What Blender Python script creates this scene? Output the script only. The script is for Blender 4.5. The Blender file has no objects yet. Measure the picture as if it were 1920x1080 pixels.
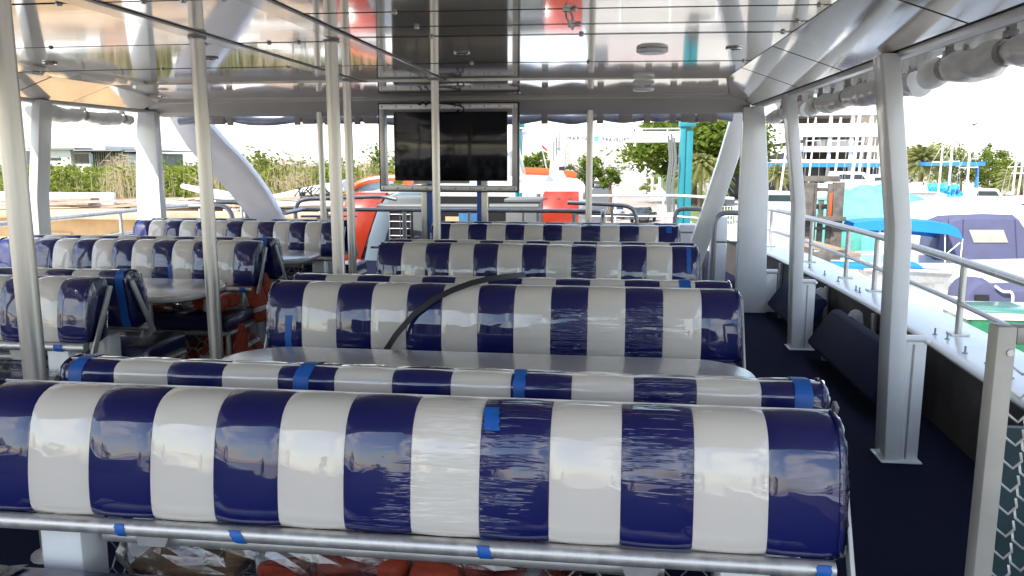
import bpy, bmesh, math, random
from mathutils import Vector, Matrix, noise

# ------------------------------------------------------------------ camera, sky, sun, exposure
SC = bpy.context.scene
COL = SC.collection
EYE = Vector((0.0, 0.0, 1.62))
PITCH = math.atan(246 / 1500.0)
YAW = math.atan(190 / 1500.0 * math.cos(PITCH))
FWD = Vector((-math.sin(YAW) * math.cos(PITCH), math.cos(YAW) * math.cos(PITCH), -math.sin(PITCH)))
RGT = Vector((math.cos(YAW), math.sin(YAW), 0.0))
UPV = RGT.cross(FWD)
cam_data = bpy.data.cameras.new('camera')
cam_data.sensor_width = 36.0
cam_data.lens = 1500.0 / 1920.0 * 36.0
cam_data.clip_start = 0.02
cam_data.clip_end = 4000.0
cam = bpy.data.objects.new('camera', cam_data)
M = Matrix((RGT, UPV, -FWD)).transposed().to_4x4()
M.translation = EYE
cam.matrix_world = M
COL.objects.link(cam)
SC.camera = cam

SUN_DIR = Vector((-0.41, -0.56, 0.72)).normalized()
sun_el = math.asin(SUN_DIR.z)
sun_rot = math.atan2(SUN_DIR.x, SUN_DIR.y)
world = bpy.data.worlds.new('World')
SC.world = world
world.use_nodes = True
wn = world.node_tree.nodes
wl = world.node_tree.links
wn.clear()
w_out = wn.new('ShaderNodeOutputWorld')
w_bg = wn.new('ShaderNodeBackground')
w_sky = wn.new('ShaderNodeTexSky')
w_sky.sky_type = 'NISHITA'
w_sky.sun_disc = False
w_sky.sun_elevation = sun_el
w_sky.sun_rotation = sun_rot
w_sky.air_density = 1.0
w_sky.dust_density = 0.7
w_sky.ozone_density = 1.6
w_bg.inputs['Strength'].default_value = 0.15
# broken white cloud all over the sky
w_tc = wn.new('ShaderNodeTexCoord')
w_map = wn.new('ShaderNodeMapping')
w_map.inputs['Scale'].default_value = (1.0, 1.0, 2.2)
w_noise = wn.new('ShaderNodeTexNoise')
w_noise.inputs['Scale'].default_value = 2.6
w_noise.inputs['Detail'].default_value = 7.0
w_noise.inputs['Roughness'].default_value = 0.56
w_ramp = wn.new('ShaderNodeValToRGB')
w_ramp.color_ramp.elements[0].position = 0.50
w_ramp.color_ramp.elements[1].position = 0.63
w_mix = wn.new('ShaderNodeMix')
w_mix.data_type = 'RGBA'
w_mix.inputs['B'].default_value = (9.5, 9.6, 9.8, 1)
wl.new(w_tc.outputs['Generated'], w_map.inputs['Vector'])
wl.new(w_map.outputs['Vector'], w_noise.inputs['Vector'])
wl.new(w_noise.outputs['Fac'], w_ramp.inputs['Fac'])
wl.new(w_ramp.outputs['Color'], w_mix.inputs['Factor'])
wl.new(w_sky.outputs['Color'], w_mix.inputs['A'])
wl.new(w_mix.outputs['Result'], w_bg.inputs['Color'])
wl.new(w_bg.outputs['Background'], w_out.inputs['Surface'])

sun_data = bpy.data.lights.new('sun', 'SUN')
sun_data.energy = 4.2
sun_data.angle = math.radians(0.5)
sun_data.color = (1.0, 0.95, 0.86)
sun = bpy.data.objects.new('sun', sun_data)
sun.rotation_euler = SUN_DIR.to_track_quat('Z', 'Y').to_euler()
COL.objects.link(sun)

SC.view_settings.view_transform = 'Standard'
SC.view_settings.look = 'None'
SC.view_settings.exposure = 1.05
SC.view_settings.gamma = 1.0
SC.render.engine = 'CYCLES'
SC.cycles.max_bounces = 10
SC.cycles.diffuse_bounces = 6
SC.cycles.glossy_bounces = 6
SC.cycles.transparent_max_bounces = 24
SC.cycles.sample_clamp_indirect = 8.0
SC.cycles.use_denoising = True

RND = random.Random(7)
GZ = -4.7          # level of the yard outside; the deck is z = 0


def at(px, py, Y):
    """a point of the world at the distance Y ahead of the camera"""
    d = FWD * 1500.0 + RGT * (px - 960) - UPV * (py - 540)
    return EYE + d * (Y / d.y)


# ------------------------------------------------------------------ materials
MATS = {}


def mat(name, col, rough=0.5, metal=0.0, spec=0.5, coat=0.0, coat_rough=0.05, var=0.0, vscale=6.0, bump=0.0,
        bscale=30.0, rvar=0.0, stretch=(1, 1, 1), trans=0.0, ior=1.5, emit=None):
    m = bpy.data.materials.new(name)
    m.use_nodes = True
    n, l = m.node_tree.nodes, m.node_tree.links
    b = n['Principled BSDF']
    b.inputs['Base Color'].default_value = (*col, 1)
    b.inputs['Roughness'].default_value = rough
    b.inputs['Metallic'].default_value = metal
    b.inputs['Specular IOR Level'].default_value = spec
    b.inputs['Coat Weight'].default_value = coat
    b.inputs['Coat Roughness'].default_value = coat_rough
    b.inputs['IOR'].default_value = ior
    if trans:
        b.inputs['Transmission Weight'].default_value = trans
    if var or bump or rvar:
        g = n.new('ShaderNodeNewGeometry')
        mp = n.new('ShaderNodeMapping')
        mp.inputs['Scale'].default_value = stretch
        l.new(g.outputs['Position'], mp.inputs['Vector'])
    if var or rvar:
        t = n.new('ShaderNodeTexNoise')
        t.inputs['Scale'].default_value = vscale
        t.inputs['Detail'].default_value = 6
        t.inputs['Roughness'].default_value = 0.62
        l.new(mp.outputs['Vector'], t.inputs['Vector'])
    if var:
        mx = n.new('ShaderNodeMix')
        mx.data_type = 'RGBA'
        mx.inputs['A'].default_value = (*[c * (1 - var) for c in col], 1)
        mx.inputs['B'].default_value = (*[min(1, c * (1 + var)) for c in col], 1)
        r = n.new('ShaderNodeMapRange')
        r.inputs['From Min'].default_value = 0.3
        r.inputs['From Max'].default_value = 0.7
        l.new(t.outputs['Fac'], r.inputs['Value'])
        l.new(r.outputs['Result'], mx.inputs['Factor'])
        l.new(mx.outputs['Result'], b.inputs['Base Color'])
    if rvar:
        r2 = n.new('ShaderNodeMapRange')
        r2.inputs['From Min'].default_value = 0.3
        r2.inputs['From Max'].default_value = 0.7
        r2.inputs['To Min'].default_value = max(0.02, rough - rvar)
        r2.inputs['To Max'].default_value = min(1, rough + rvar)
        l.new(t.outputs['Fac'], r2.inputs['Value'])
        l.new(r2.outputs['Result'], b.inputs['Roughness'])
    if bump:
        t2 = n.new('ShaderNodeTexNoise')
        t2.inputs['Scale'].default_value = bscale
        t2.inputs['Detail'].default_value = 4
        l.new(mp.outputs['Vector'], t2.inputs['Vector'])
        bp = n.new('ShaderNodeBump')
        bp.inputs['Strength'].default_value = bump
        bp.inputs['Distance'].default_value = 0.01
        l.new(t2.outputs['Fac'], bp.inputs['Height'])
        l.new(bp.outputs['Normal'], b.inputs['Normal'])
        if coat:
            l.new(bp.outputs['Normal'], b.inputs['Coat Normal'])
    if emit:
        b.inputs['Emission Color'].default_value = (*emit, 1)
        b.inputs['Emission Strength'].default_value = 1.0
    MATS[name] = m
    return m


def vinyl(name, col):
    """glossy upholstery vinyl under stretched cling film: patches of fine creases running along the bench"""
    m = bpy.data.materials.new(name)
    m.use_nodes = True
    n, l = m.node_tree.nodes, m.node_tree.links
    b = n['Principled BSDF']
    b.inputs['Base Color'].default_value = (*col, 1)
    b.inputs['Roughness'].default_value = 0.45
    b.inputs['Specular IOR Level'].default_value = 0.2
    b.inputs['Coat Weight'].default_value = 0.9
    b.inputs['Coat Roughness'].default_value = 0.035
    b.inputs['Coat IOR'].default_value = 1.8
    g = n.new('ShaderNodeNewGeometry')

    def tex(scale3, scale, detail, rot=(0, 0, 0)):
        mp = n.new('ShaderNodeMapping')
        mp.inputs['Scale'].default_value = scale3
        mp.inputs['Rotation'].default_value = rot
        l.new(g.outputs['Position'], mp.inputs['Vector'])
        t = n.new('ShaderNodeTexNoise')
        t.inputs['Scale'].default_value = scale
        t.inputs['Detail'].default_value = detail
        t.inputs['Roughness'].default_value = 0.6
        l.new(mp.outputs['Vector'], t.inputs['Vector'])
        return t
    fine0 = tex((0.085, 1, 1), 50, 3, (0, 0.07, 0))
    fine = n.new('ShaderNodeMapRange')
    fine.interpolation_type = 'SMOOTHSTEP'
    fine.inputs['From Min'].default_value = 0.44
    fine.inputs['From Max'].default_value = 0.70
    l.new(fine0.outputs['Fac'], fine.inputs['Value'])
    mask = tex((1, 1, 0.8), 1.35, 1)
    mr = n.new('ShaderNodeMapRange')
    mr.inputs['From Min'].default_value = 0.50
    mr.inputs['From Max'].default_value = 0.68
    sx = n.new('ShaderNodeSeparateXYZ')
    l.new(g.outputs['Position'], sx.inputs['Vector'])
    ab = n.new('ShaderNodeMath')
    ab.operation = 'ADD'
    ab.inputs[1].default_value = 0.08
    l.new(sx.outputs['X'], ab.inputs[0])
    ab2 = n.new('ShaderNodeMath')
    ab2.operation = 'ABSOLUTE'
    l.new(ab.outputs['Value'], ab2.inputs[0])
    bias = n.new('ShaderNodeMapRange')
    bias.inputs['From Min'].default_value = 0.30
    bias.inputs['From Max'].default_value = 0.55
    bias.inputs['To Min'].default_value = 0.11
    bias.inputs['To Max'].default_value = -0.24
    l.new(ab2.outputs['Value'], bias.inputs['Value'])
    sm = n.new('ShaderNodeMath')
    sm.operation = 'ADD'
    l.new(mask.outputs['Fac'], sm.inputs[0])
    l.new(bias.outputs['Result'], sm.inputs[1])
    l.new(sm.outputs['Value'], mr.inputs['Value'])
    mul = n.new('ShaderNodeMath')
    mul.operation = 'MULTIPLY'
    l.new(fine.outputs['Result'], mul.inputs[0])
    l.new(mr.outputs['Result'], mul.inputs[1])
    soft = tex((0.5, 1, 1), 7, 2)
    add = n.new('ShaderNodeMath')
    add.operation = 'MULTIPLY_ADD'
    add.inputs[1].default_value = 0.9
    l.new(soft.outputs['Fac'], add.inputs[0])
    l.new(mul.outputs['Value'], add.inputs[2])
    bp = n.new('ShaderNodeBump')
    bp.inputs['Strength'].default_value = 0.62
    bp.inputs['Distance'].default_value = 0.010
    l.new(add.outputs['Value'], bp.inputs['Height'])
    l.new(bp.outputs['Normal'], b.inputs['Coat Normal'])
    bp2 = n.new('ShaderNodeBump')
    bp2.inputs['Strength'].default_value = 0.15
    bp2.inputs['Distance'].default_value = 0.01
    l.new(soft.outputs['Fac'], bp2.inputs['Height'])
    l.new(bp2.outputs['Normal'], b.inputs['Normal'])
    MATS[name] = m
    return m


def film(name, col=(1, 1, 1), fac=0.14, rough=0.12, scale=40, strength=0.8):
    m = bpy.data.materials.new(name)
    m.use_nodes = True
    n, l = m.node_tree.nodes, m.node_tree.links
    n.remove(n['Principled BSDF'])
    o = n['Material Output']
    tr = n.new('ShaderNodeBsdfTransparent')
    tr.inputs['Color'].default_value = (0.97, 0.97, 0.97, 1)
    gl = n.new('ShaderNodeBsdfGlossy')
    gl.inputs['Color'].default_value = (*col, 1)
    gl.inputs['Roughness'].default_value = rough
    fr = n.new('ShaderNodeFresnel')
    fr.inputs['IOR'].default_value = 1.45
    ad = n.new('ShaderNodeMath')
    ad.operation = 'MULTIPLY_ADD'
    ad.inputs[1].default_value = 1.0
    ad.inputs[2].default_value = fac
    ad.use_clamp = True
    g = n.new('ShaderNodeNewGeometry')
    t = n.new('ShaderNodeTexNoise')
    t.inputs['Scale'].default_value = scale
    t.inputs['Detail'].default_value = 4
    l.new(g.outputs['Position'], t.inputs['Vector'])
    bp = n.new('ShaderNodeBump')
    bp.inputs['Strength'].default_value = strength
    bp.inputs['Distance'].default_value = 0.01
    l.new(t.outputs['Fac'], bp.inputs['Height'])
    l.new(bp.outputs['Normal'], gl.inputs['Normal'])
    mx = n.new('ShaderNodeMixShader')
    l.new(fr.outputs['Fac'], ad.inputs[0])
    l.new(ad.outputs['Value'], mx.inputs['Fac'])
    l.new(tr.outputs['BSDF'], mx.inputs[1])
    l.new(gl.outputs['BSDF'], mx.inputs[2])
    l.new(mx.outputs['Shader'], o.inputs['Surface'])
    MATS[name] = m
    return m


def leaf_mat(name, a, b_, tr=0.35):
    m = bpy.data.materials.new(name)
    m.use_nodes = True
    n, l = m.node_tree.nodes, m.node_tree.links
    n.remove(n['Principled BSDF'])
    o = n['Material Output']
    g = n.new('ShaderNodeNewGeometry')
    mx = n.new('ShaderNodeMix')
    mx.data_type = 'RGBA'
    mx.inputs['A'].default_value = (*a, 1)
    mx.inputs['B'].default_value = (*b_, 1)
    l.new(g.outputs['Random Per Island'], mx.inputs['Factor'])
    d = n.new('ShaderNodeBsdfDiffuse')
    t = n.new('ShaderNodeBsdfTranslucent')
    s = n.new('ShaderNodeMixShader')
    s.inputs['Fac'].default_value = tr
    l.new(mx.outputs['Result'], d.inputs['Color'])
    l.new(mx.outputs['Result'], t.inputs['Color'])
    l.new(d.outputs['BSDF'], s.inputs[1])
    l.new(t.outputs['BSDF'], s.inputs[2])
    l.new(s.outputs['Shader'], o.inputs['Surface'])
    MATS[name] = m
    return m


V_WHITE = vinyl('vinyl_white', (0.79, 0.73, 0.65))
V_NAVY = vinyl('vinyl_navy', (0.0025, 0.006, 0.10))
V_DARK = mat('vinyl_seat_navy', (0.012, 0.014, 0.075), 0.28, coat=0.5, bump=0.25, bscale=18)
FILM = film('cling_film', fac=0.0, rough=0.05, scale=30, strength=0.8)
FLAPFILM = film('flap_film', fac=0.02, rough=0.08, scale=5, strength=0.25)
BAGFILM = film('bag_film', col=(0.8, 0.8, 0.8), fac=0.16, rough=0.3, scale=14, strength=0.9)
PIPING = mat('welt_white', (0.72, 0.70, 0.66), 0.35)
ALU = mat('aluminium', (0.62, 0.61, 0.59), 0.42, metal=0.75, var=0.16, vscale=9, rvar=0.10, stretch=(3, 3, 0.5), bump=0.05, bscale=60)
ALU_POLE = mat('pole_aluminium', (0.66, 0.63, 0.57), 0.33, metal=0.8, var=0.08, vscale=5, rvar=0.05, stretch=(4, 4, 0.3), bump=0.02, bscale=30)
ALU_DULL = mat('aluminium_dull', (0.46, 0.46, 0.45), 0.5, metal=0.6, var=0.15, vscale=12, bump=0.05)
ALU_DARK = mat('rail_grey_metal', (0.33, 0.33, 0.34), 0.36, metal=0.8, var=0.12)
PAINT = mat('white_boat_paint', (0.78, 0.80, 0.80), 0.25, coat=0.35, coat_rough=0.08, var=0.04, vscale=3, bump=0.03, bscale=12)
PAINT2 = mat('white_rail_paint', (0.80, 0.80, 0.79), 0.3, var=0.05)
CEIL = mat('ceiling_panel_gloss', (0.60, 0.54, 0.45), 0.10, spec=0.7, coat=1.0, coat_rough=0.055, bump=0.03, bscale=2.2, var=0.05, vscale=1.5, stretch=(0.4, 2.5, 1))
MATS['ceiling_panel_gloss'].node_tree.nodes['Principled BSDF'].inputs['Coat IOR'].default_value = 1.75
STRIP = mat('ceiling_cover_strip', (0.62, 0.60, 0.56), 0.14, coat=0.6, coat_rough=0.06)
FASCIA = mat('grey_fascia_paint', (0.47, 0.44, 0.41), 0.35, coat=0.3, var=0.06, vscale=2)
DARKGAP = mat('seam_dark', (0.015, 0.015, 0.015), 0.8)
CHROME = mat('chrome', (0.85, 0.85, 0.84), 0.08, metal=1.0)
CARPET = mat('navy_carpet', (0.010, 0.012, 0.034), 0.95, spec=0.1, var=0.3, vscale=160, bump=0.6, bscale=420)
PLY = mat('bare_bulwark_lining', (0.075, 0.066, 0.06), 0.7, var=0.35, vscale=3, bump=0.05)
NAVYPAD = mat('navy_pad_vinyl', (0.008, 0.010, 0.034), 0.75, spec=0.12, bump=0.08, bscale=25, var=0.15)
TABLE = mat('table_white_gelcoat', (0.62, 0.60, 0.55), 0.3, coat=0.9, coat_rough=0.06, var=0.10, vscale=90, bump=0.05, bscale=160)
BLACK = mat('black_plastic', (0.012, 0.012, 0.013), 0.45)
SCREEN = mat('tv_screen', (0.006, 0.006, 0.006), 0.09, spec=0.5)
TAPE = mat('blue_tape', (0.012, 0.12, 0.48), 0.45, var=0.15, vscale=30)
BLUEFILM = mat('blue_protective_film', (0.015, 0.10, 0.42), 0.35, var=0.1)
ORANGE = mat('life_jacket_orange', (0.33, 0.045, 0.015), 0.75, var=0.25, vscale=20, bump=0.3, bscale=60)
REFLECT = mat('reflective_tape', (0.45, 0.46, 0.47), 0.4)
WOODISH = mat('kraft_stuffing', (0.40, 0.24, 0.10), 0.8, var=0.3)
CURTAIN = mat('clear_vinyl_roll', (0.66, 0.65, 0.63), 0.38, coat=0.3, coat_rough=0.15, var=0.12, vscale=8, bump=0.5, bscale=9, stretch=(1, 1, 1))
CURTAIN_BLUE = mat('clear_vinyl_edge', (0.34, 0.36, 0.46), 0.2, coat=0.8, bump=0.5, bscale=8, var=0.3, vscale=5)
STRAP = mat('grey_strap', (0.34, 0.31, 0.29), 0.7)
TEALBOARD = mat('teal_board', (0.022, 0.06, 0.07), 0.5, var=0.3, vscale=5)
TANMETAL = mat('locker_frame', (0.42, 0.40, 0.36), 0.45, metal=0.35, var=0.12, vscale=6)
# outside
CONC = mat('yard_concrete', (0.40, 0.37, 0.33), 0.9, var=0.2, vscale=0.35, bump=0.1, bscale=3)
ROADM = mat('road_concrete_pink', (0.36, 0.30, 0.27), 0.9, var=0.14, vscale=0.5)
ASPH = mat('asphalt', (0.085, 0.085, 0.09), 0.9, var=0.25, vscale=1.5)
GRASSM = mat('verge_green', (0.10, 0.14, 0.04), 0.95, var=0.4, vscale=0.7)
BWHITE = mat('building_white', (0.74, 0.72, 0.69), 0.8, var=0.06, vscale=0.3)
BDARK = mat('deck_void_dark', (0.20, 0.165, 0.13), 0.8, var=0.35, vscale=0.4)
GLASS_D = mat('dark_glass', (0.03, 0.04, 0.045), 0.08)
GLASS_B = mat('pale_blue_glass', (0.25, 0.36, 0.45), 0.08)
BLUEAWN = mat('blue_awning', (0.03, 0.20, 0.55), 0.6, var=0.08)
WOODCLAD = mat('grey_timber', (0.20, 0.17, 0.14), 0.8, var=0.35, vscale=3, stretch=(6, 6, 0.3))
HOUSEGREY = mat('house_grey', (0.22, 0.23, 0.24), 0.7)
TEAL = mat('teal_paint', (0.012, 0.19, 0.23), 0.45, var=0.12, vscale=1.2)
LWHITE = mat('lift_white', (0.76, 0.76, 0.74), 0.4)
LETTER = mat('lettering_grey', (0.07, 0.07, 0.075), 0.6)
LETTER_T = mat('lettering_teal', (0.05, 0.42, 0.42), 0.6)
BOATW = mat('boat_gelcoat', (0.78, 0.78, 0.76), 0.2, coat=0.3, var=0.04, vscale=0.8)
BOATLILAC = mat('arch_paint', (0.74, 0.71, 0.75), 0.3, coat=0.3, var=0.04)
NAVYCANVAS = mat('navy_canvas', (0.078, 0.083, 0.155), 0.85, var=0.12, vscale=2, bump=0.4, bscale=3)
CLEARPANE = mat('canvas_window', (0.34, 0.35, 0.30), 0.2, var=0.1, vscale=3)
BLUECANVAS = mat('blue_canvas', (0.01, 0.20, 0.55), 0.7, var=0.06, vscale=2)
TEALTARP = mat('teal_tarp', (0.12, 0.46, 0.40), 0.7, var=0.2, vscale=2.5, bump=0.8, bscale=4)
BLUETARP = mat('blue_tarp', (0.02, 0.30, 0.65), 0.5, var=0.35, vscale=5, bump=1.0, bscale=8)
GREENHULL = mat('green_hull', (0.01, 0.16, 0.07), 0.25, coat=0.4, var=0.2, vscale=4)
RUST = mat('weathered_steel', (0.12, 0.105, 0.09), 0.8, metal=0.2, var=0.45, vscale=5)
REDP = mat('orange_red_paint', (0.32, 0.028, 0.010), 0.22, coat=0.6, coat_rough=0.08, var=0.05, vscale=2)  # red deepened to stand for the shade lying on the wings
REDTRIM = mat('orange_trim', (0.5, 0.08, 0.015), 0.3)
BLUEGREY = mat('blue_grey_paint', (0.14, 0.18, 0.22), 0.3, coat=0.3, var=0.06)
GREYBOX = mat('grey_enclosure', (0.13, 0.14, 0.14), 0.45, var=0.06)  # darkened in place of roof shade on the foredeck fittings
MURAL = mat('blue_panel', (0.06, 0.20, 0.40), 0.4, var=0.3, vscale=2)
PEACH = mat('peach_cabin_paint', (0.64, 0.43, 0.22), 0.7, var=0.2, vscale=1.5)
TANDECK = mat('worn_tan_deck', (0.46, 0.34, 0.23), 0.85, var=0.35, vscale=1.2)
PLANK = mat('old_plank', (0.33, 0.24, 0.17), 0.85, var=0.4, vscale=3, stretch=(1, 6, 6))
PLANKW = mat('pale_plank', (0.46, 0.42, 0.37), 0.8, var=0.25, vscale=3)
PLANKR = mat('red_plank', (0.36, 0.12, 0.07), 0.8, var=0.3, vscale=3)
CARW = mat('car_paint_white', (0.72, 0.72, 0.72), 0.2, coat=0.5)
CARD = mat('car_paint_dark', (0.05, 0.055, 0.06), 0.2, coat=0.5)
TYRE = mat('tyre', (0.02, 0.02, 0.02), 0.8)
YELLOW = mat('machine_yellow', (0.6, 0.32, 0.02), 0.5)
REDF = mat('flag_red', (0.6, 0.03, 0.03), 0.8)
LAMPRED = mat('lamp_red', (0.45, 0.01, 0.01), 0.3)
SEAT_TRIM = mat('seat_navy_trim', (0.03, 0.03, 0.09), 0.6)
LEAF_RAIN = leaf_mat('leaf_rain_tree', (0.08, 0.13, 0.02), (0.20, 0.25, 0.05), 0.45)
LEAF_LIME = leaf_mat('leaf_lime', (0.12, 0.16, 0.02), (0.27, 0.31, 0.06), 0.45)
LEAF_MID = leaf_mat('leaf_mid', (0.08, 0.13, 0.025), (0.21, 0.26, 0.055), 0.45)
LEAF_PALM = leaf_mat('leaf_palm', (0.20, 0.22, 0.07), (0.36, 0.36, 0.15), 0.5)
REED = leaf_mat('reed_dry', (0.34, 0.27, 0.16), (0.52, 0.44, 0.30), 0.3)
BARK = mat('bark', (0.14, 0.10, 0.07), 0.9, var=0.3, vscale=6)

# ------------------------------------------------------------------ mesh helpers
ORG = {}


class MB:
    def __init__(s):
        s.v, s.f, s.m = [], [], []

    def add(s, verts, faces, mi=0):
        o = len(s.v)
        s.v += [Vector(p) for p in verts]
        s.f += [tuple(i + o for i in f) for f in faces]
        s.m += [mi] * len(faces)
        return s

    def box(s, c, d, rot=None, mi=0):
        c = Vector(c)
        hx, hy, hz = d[0] / 2, d[1] / 2, d[2] / 2
        vs = [Vector((x, y, z)) for x in (-hx, hx) for y in (-hy, hy) for z in (-hz, hz)]
        if rot is not None:
            vs = [rot @ v for v in vs]
        return s.add([c + v for v in vs], [(0, 1, 3, 2), (4, 6, 7, 5), (0, 4, 5, 1), (2, 3, 7, 6), (0, 2, 6, 4), (1, 5, 7, 3)], mi)

    def span(s, a, b, mi=0):
        a, b = Vector(a), Vector(b)
        return s.box((a + b) / 2, [abs(b[i] - a[i]) for i in range(3)], None, mi)

    def tube(s, pts, r, n=10, cap=True, mi=0, closed=False, radii=None):
        pts = [Vector(p) for p in pts]
        N = len(pts)
        rings = []
        prev = None
        for i, p in enumerate(pts):
            if closed:
                t = pts[(i + 1) % N] - pts[i - 1]
            else:
                t = (pts[min(i + 1, N - 1)] - pts[max(i - 1, 0)])
            t.normalize()
            if prev is None:
                a = Vector((0, 0, 1)) if abs(t.z) < 0.9 else Vector((1, 0, 0))
                u = t.cross(a).normalized()
            else:
                u = (prev - t * prev.dot(t)).normalized()
            prev = u
            w = t.cross(u)
            rr = radii[i] if radii else r
            rings.append([p + (u * math.cos(2 * math.pi * k / n) + w * math.sin(2 * math.pi * k / n)) * rr for k in range(n)])
        vs = [v for rg in rings for v in rg]
        fs = []
        for i in range(N if closed else N - 1):
            j = (i + 1) % N
            for k in range(n):
                k2 = (k + 1) % n
                fs.append((i * n + k, i * n + k2, j * n + k2, j * n + k))
        if cap and not closed:
            fs.append(tuple(range(n))[::-1])
            fs.append(tuple((N - 1) * n + k for k in range(n)))
        return s.add(vs, fs, mi)

    def cyl(s, a, b, r, n=16, mi=0, r2=None):
        return s.tube([a, b], r, n, True, mi, False, [r, r if r2 is None else r2])

    def prism(s, poly, vec, mi=0):
        poly = [Vector(p) for p in poly]
        vec = Vector(vec)
        n = len(poly)
        fs = [tuple(range(n))[::-1], tuple(n + i for i in range(n))]
        fs += [(i, (i + 1) % n, n + (i + 1) % n, n + i) for i in range(n)]
        return s.add(poly + [p + vec for p in poly], fs, mi)

    def grid(s, rows, mi=0):
        R, Cn = len(rows), len(rows[0])
        vs = [p for r in rows for p in r]
        fs = [(i * Cn + j, i * Cn + j + 1, (i + 1) * Cn + j + 1, (i + 1) * Cn + j) for i in range(R - 1) for j in range(Cn - 1)]
        return s.add(vs, fs, mi)

    def loft(s, rings, mi=0, cap=True):
        n = len(rings[0])
        vs = [p for r in rings for p in r]
        fs = []
        for i in range(len(rings) - 1):
            for k in range(n):
                k2 = (k + 1) % n
                fs.append((i * n + k, i * n + k2, (i + 1) * n + k2, (i + 1) * n + k))
        if cap:
            fs.append(tuple(range(n))[::-1])
            fs.append(tuple((len(rings) - 1) * n + k for k in range(n)))
        return s.add(vs, fs, mi)

    def blob(s, c, r, nu=12, nv=8, jit=0.0, seed=0, mi=0):
        c = Vector(c)
        rings = []
        for i in range(nv + 1):
            th = math.pi * (0.02 + 0.96 * i / nv)
            ring = []
            for k in range(nu):
                ph = 2 * math.pi * k / nu
                d = Vector((math.sin(th) * math.cos(ph), math.sin(th) * math.sin(ph), math.cos(th)))
                q = 1 + jit * noise.noise(d * 2.1 + Vector((seed * 3.7, seed, 0)))
                ring.append(c + Vector((d.x * r[0], d.y * r[1], d.z * r[2])) * q)
            rings.append(ring)
        return s.loft(rings, mi)

    def build(s, name, material, parent=None, smooth=False, bevel=0.0, segs=2, label=None):
        me = bpy.data.meshes.new(name)
        o = ORG.get(parent.name, Vector()) if parent is not None else Vector()
        me.from_pydata([v - o for v in s.v], [], s.f)
        for mm in (material if isinstance(material, (list, tuple)) else [material]):
            me.materials.append(mm)
        if len(me.materials) > 1:
            me.polygons.foreach_set('material_index', s.m)
        bm = bmesh.new()
        bm.from_mesh(me)
        bmesh.ops.recalc_face_normals(bm, faces=bm.faces)
        if bevel:
            es = [e for e in bm.edges if len(e.link_faces) == 2 and e.calc_face_angle(0) > 0.5]
            bmesh.ops.bevel(bm, geom=es, offset=bevel, segments=segs, affect='EDGES', profile=0.5, clamp_overlap=True)
        bm.to_mesh(me)
        bm.free()
        if smooth or bevel:
            me.polygons.foreach_set('use_smooth', [True] * len(me.polygons))
            me.set_sharp_from_angle(angle=math.radians(40))
        ob = bpy.data.objects.new(name, me)
        COL.objects.link(ob)
        if parent is not None:
            ob.parent = parent
            ORG[ob.name] = o
        if label:
            ob['label'] = label
        return ob


def tag(o, label, cat, group=None, kind=None):
    o['label'] = label
    o['category'] = cat
    if group:
        o['group'] = group
    if kind:
        o['kind'] = kind
    return o


def thing(name, label, cat, loc=(0, 0, 0), group=None):
    o = bpy.data.objects.new(name, None)
    o.empty_display_size = 0.1
    o.location = loc
    COL.objects.link(o)
    ORG[o.name] = Vector(loc)
    return tag(o, label, cat, group)


def structure(o):
    o['kind'] = 'structure'
    return o


def copy_tree(o, parent=None):
    c = o.copy()
    COL.objects.link(c)
    if parent is not None:
        c.parent = parent
    ORG[c.name] = ORG.get(o.name, Vector())
    for ch in list(o.children):
        copy_tree(ch, c)
    return c


def place(root, loc, rz=None):
    root.location = loc
    if rz is not None:
        root.rotation_euler = (0, 0, rz)


def arc(c, r, a0, a1, n, ax='xz'):
    out = []
    for i in range(n + 1):
        a = a0 + (a1 - a0) * i / n
        p = Vector(c)
        p['xyz'.index(ax[0])] += r * math.cos(a)
        p['xyz'.index(ax[1])] += r * math.sin(a)
        out.append(p)
    return out


def rounded(pts, r, n=5):
    """a polyline with its inner corners rounded off"""
    pts = [Vector(p) for p in pts]
    out = [pts[0]]
    for i in range(1, len(pts) - 1):
        a, b, c = pts[i - 1], pts[i], pts[i + 1]
        d1, d2 = (a - b), (c - b)
        q = min(r, d1.length / 2.01, d2.length / 2.01)
        p1, p2 = b + d1.normalized() * q, b + d2.normalized() * q
        for k in range(n + 1):
            t = k / n
            out.append(p1 * (1 - t) ** 2 + b * 2 * t * (1 - t) + p2 * t * t)
    out.append(pts[-1])
    return out


def diamond_mesh(mb, o, u, v, W, H, cw, ch, r):
    """expanded metal: zigzag wires over a rectangle (o origin, u and v unit axes)"""
    o, u, v = Vector(o), Vector(u), Vector(v)
    nc = max(1, round(W / cw))
    nr = max(1, round(H / ch))
    cw, ch = W / nc, H / nr
    for j in range(nr + 1):
        for sgn in (1, -1):
            pts = []
            for i in range(nc):
                base = j * ch
                a = base if (i + j) % 2 == 0 else base + sgn * ch / 2
                up = 0.5 * ch * sgn if (i % 2) else 0
                h = base + up
                h = min(max(h, 0), H)
                pts += [o + u * (i * cw + cw * 0.15) + v * h, o + u * (i * cw + cw * 0.55) + v * h]
            if len(pts) > 1:
                mb.tube(pts, r, 4, False)


# ------------------------------------------------------------------ ground, roads
g = MB()
g.add([(-900, -900, GZ), (900, -900, GZ), (900, 1500, GZ), (-900, 1500, GZ)], [(0, 1, 2, 3)])
structure(g.build('ground', CONC))


def sheet(name, pts, z, m):
    k = MB()
    k.add([(p[0], p[1], z) for p in pts], [tuple(range(len(pts)))])
    return structure(k.build(name, m))


def gnd(px, py, z=GZ):
    d = FWD * 1500.0 + RGT * (px - 960) - UPV * (py - 540)
    p = EYE + d * ((z - EYE.z) / d.z)
    return p


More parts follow.
